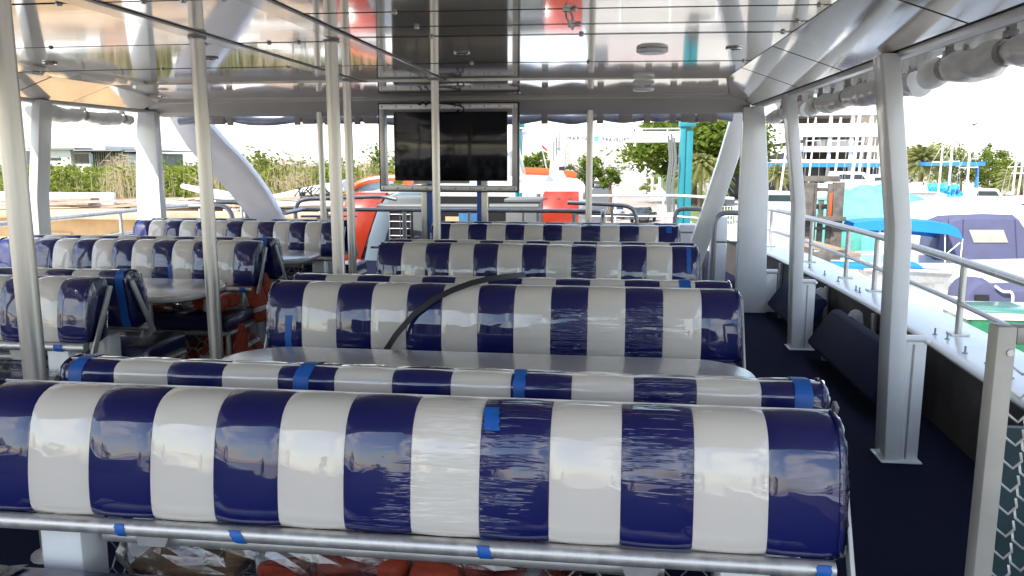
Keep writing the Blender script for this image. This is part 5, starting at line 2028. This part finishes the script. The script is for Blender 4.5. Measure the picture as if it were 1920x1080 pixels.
# truck crane left of the road
pt = gnd(1120, 352)
root = thing('white_truck', 'white box truck with yellow and black rear beside the road', 'truck', pt)
k = MB()
k.box(pt + Vector((0.1, 1.5, 2.6)), (2.3, 5.0, 2.4))
k.build('box_body', BWHITE, root, bevel=0.05)
k = MB()
k.box(pt + Vector((0.1, 5.2, 1.7)), (2.2, 1.9, 2.2))
k.build('cab', BWHITE, root, bevel=0.12)
k = MB()
k.box(pt + Vector((0.1, 2.0, 1.1)), (2.2, 7.5, 0.35))
k.build('chassis', CARD, root)
k = MB()
k.box(pt + Vector((0.5, -1.1, 1.0)), (0.9, 0.15, 0.5), Matrix.Rotation(0.5, 3, 'Y'))
k.build('marker_board', YELLOW, root)
k = MB()
k.box(pt + Vector((1.3, 1.5, 2.4)), (0.12, 4.0, 2.0))
k.build('shade_side', HOUSEGREY, root)  # grey slab colours the right side of the box body as shaded
for dy in (0.2, 1.4, 5.2):
    for dx in (-0.9, 1.1):
        k = MB()
        k.cyl(pt + Vector((dx - .15, dy, 0.5)), pt + Vector((dx + .15, dy, 0.5)), 0.5, 16)
        k.build('wheel', TYRE, root, bevel=0.04)
# lattice tower
root = thing('lattice_tower', 'grey lattice tower beyond the radar mast', 'tower', gnd(1063, 335))
k = MB()
b0 = at(1063, 322, 95)
for dx in (-0.45, 0.45):
    k.tube([b0 + Vector((dx, 0, -3)), b0 + Vector((dx * 0.4, 0, 3.4))], 0.07, 5)
for i in range(8):
    z = -3 + 0.8 * i
    k.tube([b0 + Vector((-0.45 + 0.03 * i, 0, z)), b0 + Vector((0.42 - 0.03 * i, 0, z + 0.8))], 0.05, 4)
    k.tube([b0 + Vector((0.45 - 0.03 * i, 0, z)), b0 + Vector((-0.42 + 0.03 * i, 0, z + 0.8))], 0.05, 4)
k.build('lattice', ALU_DULL, root)
# low white buildings along the far left of the road
for i, (px, py, w_, h_, lb) in enumerate(((1000, 350, 7, 2.6, 'low white shed left of the flag'), (1215, 325, 12, 3.5, 'low white building right of the far road'), (1060, 340, 9, 2.2, 'low white shed behind the radar mast'))):
    p = gnd(px, py)
    root = thing('white_shed', lb, 'shed', p, 'low white sheds')
    k = MB()
    k.box(p + Vector((0, 4, h_ / 2)), (w_, 7, h_))
    k.build('walls', BWHITE, root, bevel=0.03)
    k = MB()
    k.box(p + Vector((0, 4, h_ + 0.12)), (w_ + 0.6, 7.6, 0.2))
    k.build('roof', BWHITE, root, bevel=0.03)
    for q in (-0.3, 0.1, 0.35):
        k = MB()
        k.box(p + Vector((q * w_, 0.48, h_ * 0.55)), (1.1, 0.08, 0.9))
        k.build('window', GLASS_D, root)

# ------------------------------------------------------------------ boats on the right


def hull(root, x0, x1, Y, beam, zt, zk, m, bow=1):
    """hull lying athwart the view: x0..x1, deck height zt"""
    k = MB()
    rings = []
    n = 9
    for i in range(n):
        t = i / (n - 1)
        x = x0 + (x1 - x0) * t
        wdt = beam * (1 - (t ** 3) * 0.85) / 2
        zz = zt + 0.35 * t * t
        rings.append([Vector((x, Y - wdt, zz)), Vector((x, Y - wdt * 0.85, zz - (zt - zk) * 0.55)), Vector((x, Y, zk + 0.5 * t ** 3 * (zt - zk))), Vector((x, Y + wdt * 0.85, zz - (zt - zk) * 0.55)), Vector((x, Y + wdt, zz))])
    k.loft(rings)
    return k.build('hull', m, root, smooth=True)


# motor boat with navy canvas
YN = 27.0
root = thing('navy_canvas_boat', 'white motor boat under a navy canvas canopy with clear window', 'boat', at(1840, 500, YN))
c0, c1 = at(1752, 490, YN), at(1990, 490, YN)
hull(root, c0.x - 3.2, c1.x + 2.5, YN + 0.9, 3.4, c0.z, GZ + 0.3, BOATW)
k = MB()
oL = [(1752, 494), (1757, 470), (1762, 440), (1772, 420), (1795, 411), (1850, 409), (1910, 411), (1922, 430), (1935, 460), (1942, 494)]
F = [at(x, y, YN) for x, y in oL]
k.loft([[p for p in F], [p + Vector((0.1, 0.6, 0.10)) for p in F], [p + Vector((0.3, 2.4, -0.05)) for p in F]])
k.build('canopy', NAVYCANVAS, root, bevel=0.04)
k = MB()
k.prism([at(1817, 431, YN - 0.03), at(1882, 431, YN - 0.03), at(1891, 455, YN - 0.03), at(1826, 455, YN - 0.03)], (0, 0.025, 0))
k.build('clear_window', CLEARPANE, root, bevel=0.01)
k = MB()
k.span(at(1700, 545, YN - 0.9), at(1935, 496, YN - 0.6))
k.build('aft_deck', BOATW, root, bevel=0.05)
for px in (1778, 1806, 1903):
    k = MB()
    k.tube([at(px, 411, YN - 0.012), at(px + (px - 1840) * 0.03, 450, YN - 0.012), at(px + (px - 1840) * 0.07, 492, YN - 0.012)], 0.012, 5)
    k.build('seam', SEAT_TRIM, root)
k = MB()
k.tube([at(1757, 489, YN - 0.02), at(1850, 489, YN - 0.02), at(1938, 489, YN - 0.02)], 0.018, 5)
k.build('hem_rope', BOATW, root)
for px in (1700, 1738, 1790):
    k = MB()
    a = at(px, 545, YN - 1.1)
    k.tube([a + Vector((0, 0, 0.30)), a + Vector((0, 0, 0.22)), a, a - Vector((0, 0, 0.35)), a - Vector((0, 0, 0.43))], 0.1, 8, radii=[0.03, 0.10, 0.12, 0.12, 0.03])
    k.build('fender', BOATW, root, smooth=True)
k = MB()
k.tube([at(1700, 500, YN - 1.0), at(1752, 496, YN - 1.0)], 0.02, 6)
for px in (1702, 1728, 1750):
    k.tube([at(px, 499, YN - 1.0), at(px, 540, YN - 1.0)], 0.015, 6)
k.build('stern_rail', ALU, root)
# its covered tender
root = thing('covered_tender', 'tender under a navy cover with white ropes at the stern', 'boat', at(1870, 560, 22.5))
YD = 22.5
F = [(1812, 570), (1815, 554), (1826, 540), (1840, 531), (1852, 533), (1868, 543), (1892, 546), (1940, 545), (1990, 552), (1990, 574)]
k = MB()
ring = [at(x, y, YD) for x, y in F]
k.loft([ring, [p + Vector((0, 0.35, 0.12)) for p in ring], [p + Vector((0, 1.3, 0.02)) for p in ring]])
k.build('cover', NAVYCANVAS, root, bevel=0.03)
k = MB()
k.span(at(1800, 582, YD - 0.1), at(1990, 567, YD + 1.6))
k.build('tube_side', BOATW, root, bevel=0.06)
k = MB()
k.tube(rounded([at(1866, 536, YD - .1), at(1880, 548, YD - .1), at(1898, 546, YD - .1), at(1900, 565, YD - .15), at(1892, 585, YD - .2), at(1872, 591, YD - .2), at(1862, 575, YD - .15)], 0.2), 0.035, 8)
k.build('rope', BOATW, root, smooth=True)
k = MB()
k.span(at(1829, 553, YD - 0.08), at(1852, 563, YD - 0.02))
k.build('name_plate', BLACK, root)
# green hull
root = thing('green_boat', 'small boat with green hull and white gunwale below the tender', 'boat', at(1880, 620, 19))
k = MB()
ring = [at(x, y, 19.0) for x, y in ((1815, 592), (1835, 588), (1960, 588), (1960, 680), (1850, 660), (1822, 625))]
k.prism(ring, (0, 1.6, 0))
k.build('hull', GREENHULL, root, bevel=0.08)
k = MB()
k.span(at(1812, 588, 18.95), at(1960, 578, 20.7))
k.build('gunwale', BOATW, root, bevel=0.04)
# grey aluminium tender under the blue bimini
YB2 = 25.5
root = thing('bimini_boat', 'grey aluminium tender under a bright blue bimini top', 'boat', at(1700, 520, YB2))
k = MB()
top = [(1598, 438), (1600, 424), (1612, 416), (1660, 413), (1720, 413), (1775, 418), (1792, 424), (1806, 449)]
bot = [(1806, 449), (1770, 444), (1720, 441), (1660, 446), (1620, 448), (1598, 438)]
P0 = [at(x, y, YB2) for x, y in ((1598, 430), (1640, 432), (1690, 432), (1740, 436), (1780, 440), (1806, 448))]
P1 = [at(x, y, YB2) for x, y in ((1602, 418), (1640, 414), (1690, 413), (1740, 415), (1780, 420), (1796, 428))]
P2 = [p + Vector((0.25, 1.9, -0.05)) for p in P1]
k.grid([P0, P1, P2, [p + Vector((0.2, 2.0, -0.25)) for p in P0]])
k.build('bimini', BLUECANVAS, root, smooth=True)
k = MB()
for px, pt_ in ((1805, 448), (1772, 440), (1650, 430)):
    k.tube([at(px, pt_, YB2 + 0.1), at(px - 6 if px > 1780 else px, 508, YB2 + 0.1)], 0.02, 6)
k.tube([at(1800, 455, YB2 + .1), at(1770, 480, YB2 + .1)], 0.018, 6)
k.build('bimini_frame', PAINT2, root)
k = MB()
rr = [(1615, 505), (1680, 506), (1755, 508), (1793, 511), (1770, 532), (1700, 530), (1640, 526)]
k.prism([at(x, y, YB2 - 0.2) for x, y in rr], (0, 1.6, 0))
k.build('hull', ALU_DULL, root, bevel=0.04)
k = MB()
k.prism([at(x, y, YB2 - 0.25) for x, y in ((1700, 494), (1722, 494), (1735, 505), (1700, 503))], (0, 0.4, 0))
k.prism([at(x, y, YB2 - 0.25) for x, y in ((1560, 494), (1640, 496), (1640, 506), (1560, 503))], (0, 0.6, 0))
k.build('blue_seat', BLUECANVAS, root, bevel=0.03)
k = MB()
k.tube([at(1620, 505, YB2 - 0.3), at(1700, 506, YB2 - .3), at(1795, 511, YB2 - .3)], 0.035, 6)
k.build('gunwale', BOATW, root)
# white pontoon the tender lies on
k = MB()
a, b = at(1500, 560, 21.0), at(2100, 560, 21.0)
k.prism([(a.x, 21.0, GZ + 0.02), (b.x + 4, 21.0, GZ + 0.02), (b.x + 4, 33.0, GZ + 0.02), (a.x + 1.0, 33.0, GZ + 0.02)], (0, 0, 0.8))
structure(k.build('pier_deck', BWHITE, bevel=0.03))
# white covered boat
root = thing('white_covered_boat', 'boat under a big smooth white cover behind the navy canopy', 'boat', at(1800, 400, 36))
k = MB()
c = at(1806, 412, 37)
k.blob(c, (3.1, 2.0, 1.0), 24, 12, 0.12, 4)
k.build('cover', BOATW, root, smooth=True)
hull(root, c.x - 3.6, c.x + 3.8, 37, 3.2, c.z - 0.1, GZ + 0.6, BOATW)
# teal tarpaulined boat
root = thing('teal_tarp_boat', 'boat shrouded in a wrinkled turquoise tarpaulin', 'boat', at(1615, 400, 40))
c = at(1632, 402, 40)
k = MB()
k.blob(c, (2.5, 2.0, 1.25), 26, 14, 0.35, 8)
for i, v in enumerate(k.v):
    k.v[i] = v + Vector((0, 0, 0.25 * noise.noise(v * 1.3)))
k.build('tarpaulin', TEALTARP, root, smooth=True)
hull(root, c.x - 3.0, c.x + 3.6, 40, 3.4, c.z - 0.3, GZ + 0.5, TEALTARP)
k = MB()
for dx in (-1.6, 0.2, 1.8):
    k.span((c.x + dx - .1, 39.0, GZ), (c.x + dx + .1, 39.2, GZ + 1.6))
k.build('cradle', RUST, root)
k = MB()
k.span(at(1620, 480, 33), at(1634, 440, 33.5))
tag(k.build('green_bin', TEALTARP, bevel=0.04), 'turquoise bin standing under the blue bimini', 'bin')
# boat with blue crumpled tarp
root = thing('blue_tarp_boat', 'white boat with a crumpled blue tarpaulin over its bow', 'boat', at(1770, 380, 52))
c = at(1768, 368, 52)
k = MB()
k.blob(c, (1.0, 0.9, 0.65), 20, 12, 0.9, 3)
for i, v in enumerate(k.v):
    k.v[i] = v + Vector((0.12 * noise.noise(v * 3), 0, 0.15 * noise.noise(v * 4)))
k.build('tarpaulin', BLUETARP, root)
hull(root, c.x - 4.4, c.x + 1.6, 52, 3, c.z - 0.6, GZ + 0.8, BOATW)
k = MB()
k.span(at(1705, 376, 51), at(1752, 360, 53))
k.build('cabin', BOATW, root, bevel=0.1)
k = MB()
k.span(at(1697, 362, 50.5), at(1735, 357.5, 53))
k.build('hardtop', BOATW, root, bevel=0.05)
# more moored hulls in the white clutter
for i, (px, py, Y, L, lb) in enumerate(((1905, 400, 58, 5, 'white boat with pale hull at the right picture edge'), (1850, 375, 64, 5, 'white cabin boat below the low palm'), (1600, 345, 60, 6, 'white cabin boat behind the turquoise tarpaulin'), (1470, 388, 46, 5, 'rust-bottomed white boat behind the corner column'), (1660, 350, 62, 5, 'white boat behind the near column'))):
    p = at(px, py, Y)
    root = thing('cabin_boat', lb, 'boat', p, 'white cabin boats on the hardstand')
    hull(root, p.x - L / 2, p.x + L / 2, Y, 2.4, p.z, GZ + 0.6, BOATW)
    k = MB()
    k.prism([(p.x - L * 0.3, Y - 0.8, p.z + 0.02), (p.x + L * 0.2, Y - 0.8, p.z + 0.02), (p.x + L * 0.08, Y - 0.8, p.z + 0.85), (p.x - L * 0.25, Y - 0.8, p.z + 0.9)], (0, 1.6, 0))
    cb = k.build('cabin', BOATW, root, bevel=0.08)
    k = MB()
    k.prism([(p.x - L * 0.22, Y - 0.83, p.z + 0.35), (p.x + L * 0.1, Y - 0.83, p.z + 0.35), (p.x + L * 0.05, Y - 0.83, p.z + 0.7), (p.x - L * 0.2, Y - 0.83, p.z + 0.7)], (0, 0.02, 0))
    k.build('window', GLASS_D, root)
    k = MB()
    k.span((p.x - 0.15, Y - 0.2, GZ), (p.x + 0.15, Y + 0.2, GZ + 1.2))
    k.build('cradle', RUST, root)
# masts
for i, (xb, yb, xt, yt, Y, r) in enumerate(((1760, 352, 1768, 272, 50, 0.07), (1779, 350, 1786, 272, 52, 0.09), (1812, 372, 1819, 276, 48, 0.08), (1901, 336, 1906, 298, 60, 0.09), (1905, 378, 1920, 290, 50, 0.07),
                                            (1465, 330, 1478, 250, 60, 0.10), (1516, 330, 1530, 220, 60, 0.08), (1565, 330, 1577, 220, 58, 0.10), (1596, 340, 1612, 216, 56, 0.14), (1608, 340, 1622, 230, 60, 0.12), (1626, 350, 1634, 240, 62, 0.12))):
    a, b = at(xb, yb, Y), at(xt, yt, Y)
    root = thing('sail_mast', 'white sailing mast ' + ['left of the blue canopy', 'crossing the blue canopy, thicker one', 'at the right end of the blue canopy', 'among the trees far right', 'leaning, at the right picture edge', 'seen between corner and slim columns', 'first right of the slim column', 'third before the parking building', 'thickest before the parking building', 'next to the thickest mast', 'nearest the near column, before the parking building'][i], 'mast', a, 'sailing masts in the yard')
    k = MB()
    k.cyl(a - Vector((0, 0, 1.0)), b, r * 0.75, 8)
    k.build('spar', PAINT2, root, smooth=True)
    k = MB()
    m_ = a.lerp(b, 0.6)
    k.tube([m_ + Vector((-0.5, 0, 0)), m_ + Vector((0.5, 0, 0.03))], 0.03, 5)
    k.build('spreader', PAINT2, root)
    k = MB()
    for e in (-1, 1):
        k.tube([a + Vector((e * 0.7, 0, -0.8)), m_ + Vector((e * 0.5, 0, 0)), b], 0.012, 4)
    k.build('stay', ALU_DULL, root)
# weathered steel frame (fork mast)
YR = 27
root = thing('steel_mast_frame', 'weathered steel lift mast frame between the right columns', 'machine', gnd(1540, 560))


def px_bar(x0, y0, x1, y1, Y, d, nm, m):
    a, b = at(x0, y0, Y), at(x1, y1, Y)
    k = MB()
    k.span((min(a.x, b.x), Y, min(a.z, b.z)), (max(a.x, b.x), Y + d, max(a.z, b.z)))
    return k.build(nm, m, root, bevel=0.01)


px_bar(1510, 330, 1576, 341, YR, 0.25, 'head_beam', RUST)
px_bar(1511, 342, 1517, 520, YR, 0.2, 'upright', RUST)
px_bar(1564, 342, 1573, 520, YR, 0.2, 'upright', RUST)
px_bar(1519, 344, 1523, 520, YR + 0.05, 0.12, 'inner_upright', RUST)
px_bar(1554, 344, 1560, 520, YR + 0.05, 0.12, 'inner_upright', RUST)
px_bar(1520, 352, 1556, 359, YR + 0.1, 0.12, 'cross_bar', RUST)
px_bar(1517, 374, 1562, 376, YR + 0.1, 0.06, 'cross_bar', RUST)
px_bar(1520, 383, 1535, 392, YR + 0.1, 0.2, 'carriage_plate', BLACK)
px_bar(1541, 383, 1552, 392, YR + 0.1, 0.2, 'carriage_plate', BLACK)
px_bar(1535, 376, 1540, 470, YR + 0.12, 0.06, 'chain', RUST)
px_bar(1556, 362, 1559, 410, YR - 0.05, 0.05, 'hydraulic_ram', REDTRIM)
px_bar(1500, 406, 1587, 415, YR - 0.3, 0.25, 'fork_beam', RUST)
px_bar(1500, 426, 1560, 431, YR - 0.2, 0.2, 'cross_bar', BLACK)
k = MB()
k.box(at(1560, 468, YR - 1), (1.7, 0.35, 0.25), Matrix.Rotation(0.25, 3, 'Y'))
tag(k.build('timber_baulk', PLANK, bevel=0.02), 'timber baulk lying before the steel mast frame', 'timber')
k = MB()
k.box(at(1545, 478, YR - 1.2), (1.3, 0.3, 0.22), Matrix.Rotation(-0.1, 3, 'Y'))
tag(k.build('timber_baulk', RUST, bevel=0.02), 'dark baulk lower before the steel mast frame', 'timber')
# bits of yard clutter: fence, hedges, crates
for i in range(7):
    px = 1440 + 34 * i
    p = gnd(px, 412 + 6 * (i % 3))
    tree(p, 1.9 + 0.5 * (i % 3), (1.5, 1.0, 0.9), 'flowering bush along the yard behind the steel mast frame, ' + ['far left', 'second from left', 'third from left', 'middle', 'fifth from left', 'sixth from left', 'far right'][i], [LEAF_LIME, LEAF_MID][i % 2], 700, 0.22, 90 + i, 'yard bushes', 12, 0.06, 'shrub')
cl_ = [('white', BWHITE), ('grey', HOUSEGREY), ('blue', BLUECANVAS), ('rust', RUST), ('white', BOATW), ('red', REDTRIM)]
cnt = {}
for i in range(18):
    px = 1430 + 14.5 * i
    p = gnd(px, rs.uniform(405, 470))
    cname, m = cl_[i % 6]
    k = MB()
    d = (rs.uniform(.4, 1.4), rs.uniform(.4, 1.0), rs.uniform(.4, 1.3))
    k.box((0, 0, d[2] / 2), d)
    k.span((-d[0] * 0.52, -d[1] * 0.52, d[2] * 0.9), (d[0] * 0.52, d[1] * 0.52, d[2] * 1.02))
    o = k.build('yard_crate', m, bevel=0.03)
    o.location = p
    o.rotation_euler = (0, 0, rs.uniform(-1, 1))
    tag(o, '%s crate in the cluttered yard beyond the right rail, %s from the left' % (cname, ORD[i]), 'crate', '%s crates in the yard' % cname)
k = MB()
p0, p1 = gnd(1330, 425), gnd(1400, 425)
for i in range(14):
    q = p0.lerp(p1, i / 13)
    k.tube([q, q + Vector((0, 0, 1.9))], 0.03, 5)
for z in (0.2, 1.0, 1.85):
    k.tube([p0 + Vector((0, 0, z)), p1 + Vector((0, 0, z))], 0.025, 5)
tag(k.build('yard_fence', PAINT2), 'white bar fence right of the teal column', 'fence')
# plastic wrapped bundle and white crates on the foredeck beside the loop gates
k = MB()
k.span((1.18, 9.7, 0.0), (1.36, 9.95, 0.92))
tag(k.build('white_cabinet', PAINT, bevel=0.02), 'narrow white cabinet behind the right loop gate', 'cabinet')
k = MB()
k.span((0.80, 9.75, 0.0), (1.05, 9.95, 0.82))
tag(k.build('white_hatch_box', PAINT2, bevel=0.02), 'pale box seen through the left loop gate', 'box')
# bird against the sky
k = MB()
c = at(1828, 234, 60)
k.add([c, c + Vector((0.55, 0.1, 0.22)), c + Vector((0.28, 0.3, 0.02))], [(0, 1, 2)])
k.add([c, c + Vector((-0.28, 0.1, -0.16)), c + Vector((0.12, 0.25, -0.03))], [(0, 1, 2)])
k.tube([c + Vector((-0.12, 0.1, 0)), c + Vector((0.2, 0.2, 0.08))], 0.06, 6)
tag(k.build('flying_bird', CARD), 'dark bird gliding in the white sky', 'bird')
# what stands astern and is mirrored in the vinyl: trees and a white building far behind
for i, (x, y, h) in enumerate(((26, -30, 8), (34, -18, 9), (18, -42, 8), (-30, -34, 9), (-42, -20, 8), (-14, -48, 8))):
    tree((x, y, GZ), h, (4, 4, h * 0.4), 'tree standing astern of the boat, ' + ['right', 'far right', 'right of centre', 'left', 'far left', 'left of centre'][i], LEAF_MID, 1200, 0.6, 120 + i, 'trees astern', 18, 0.25)
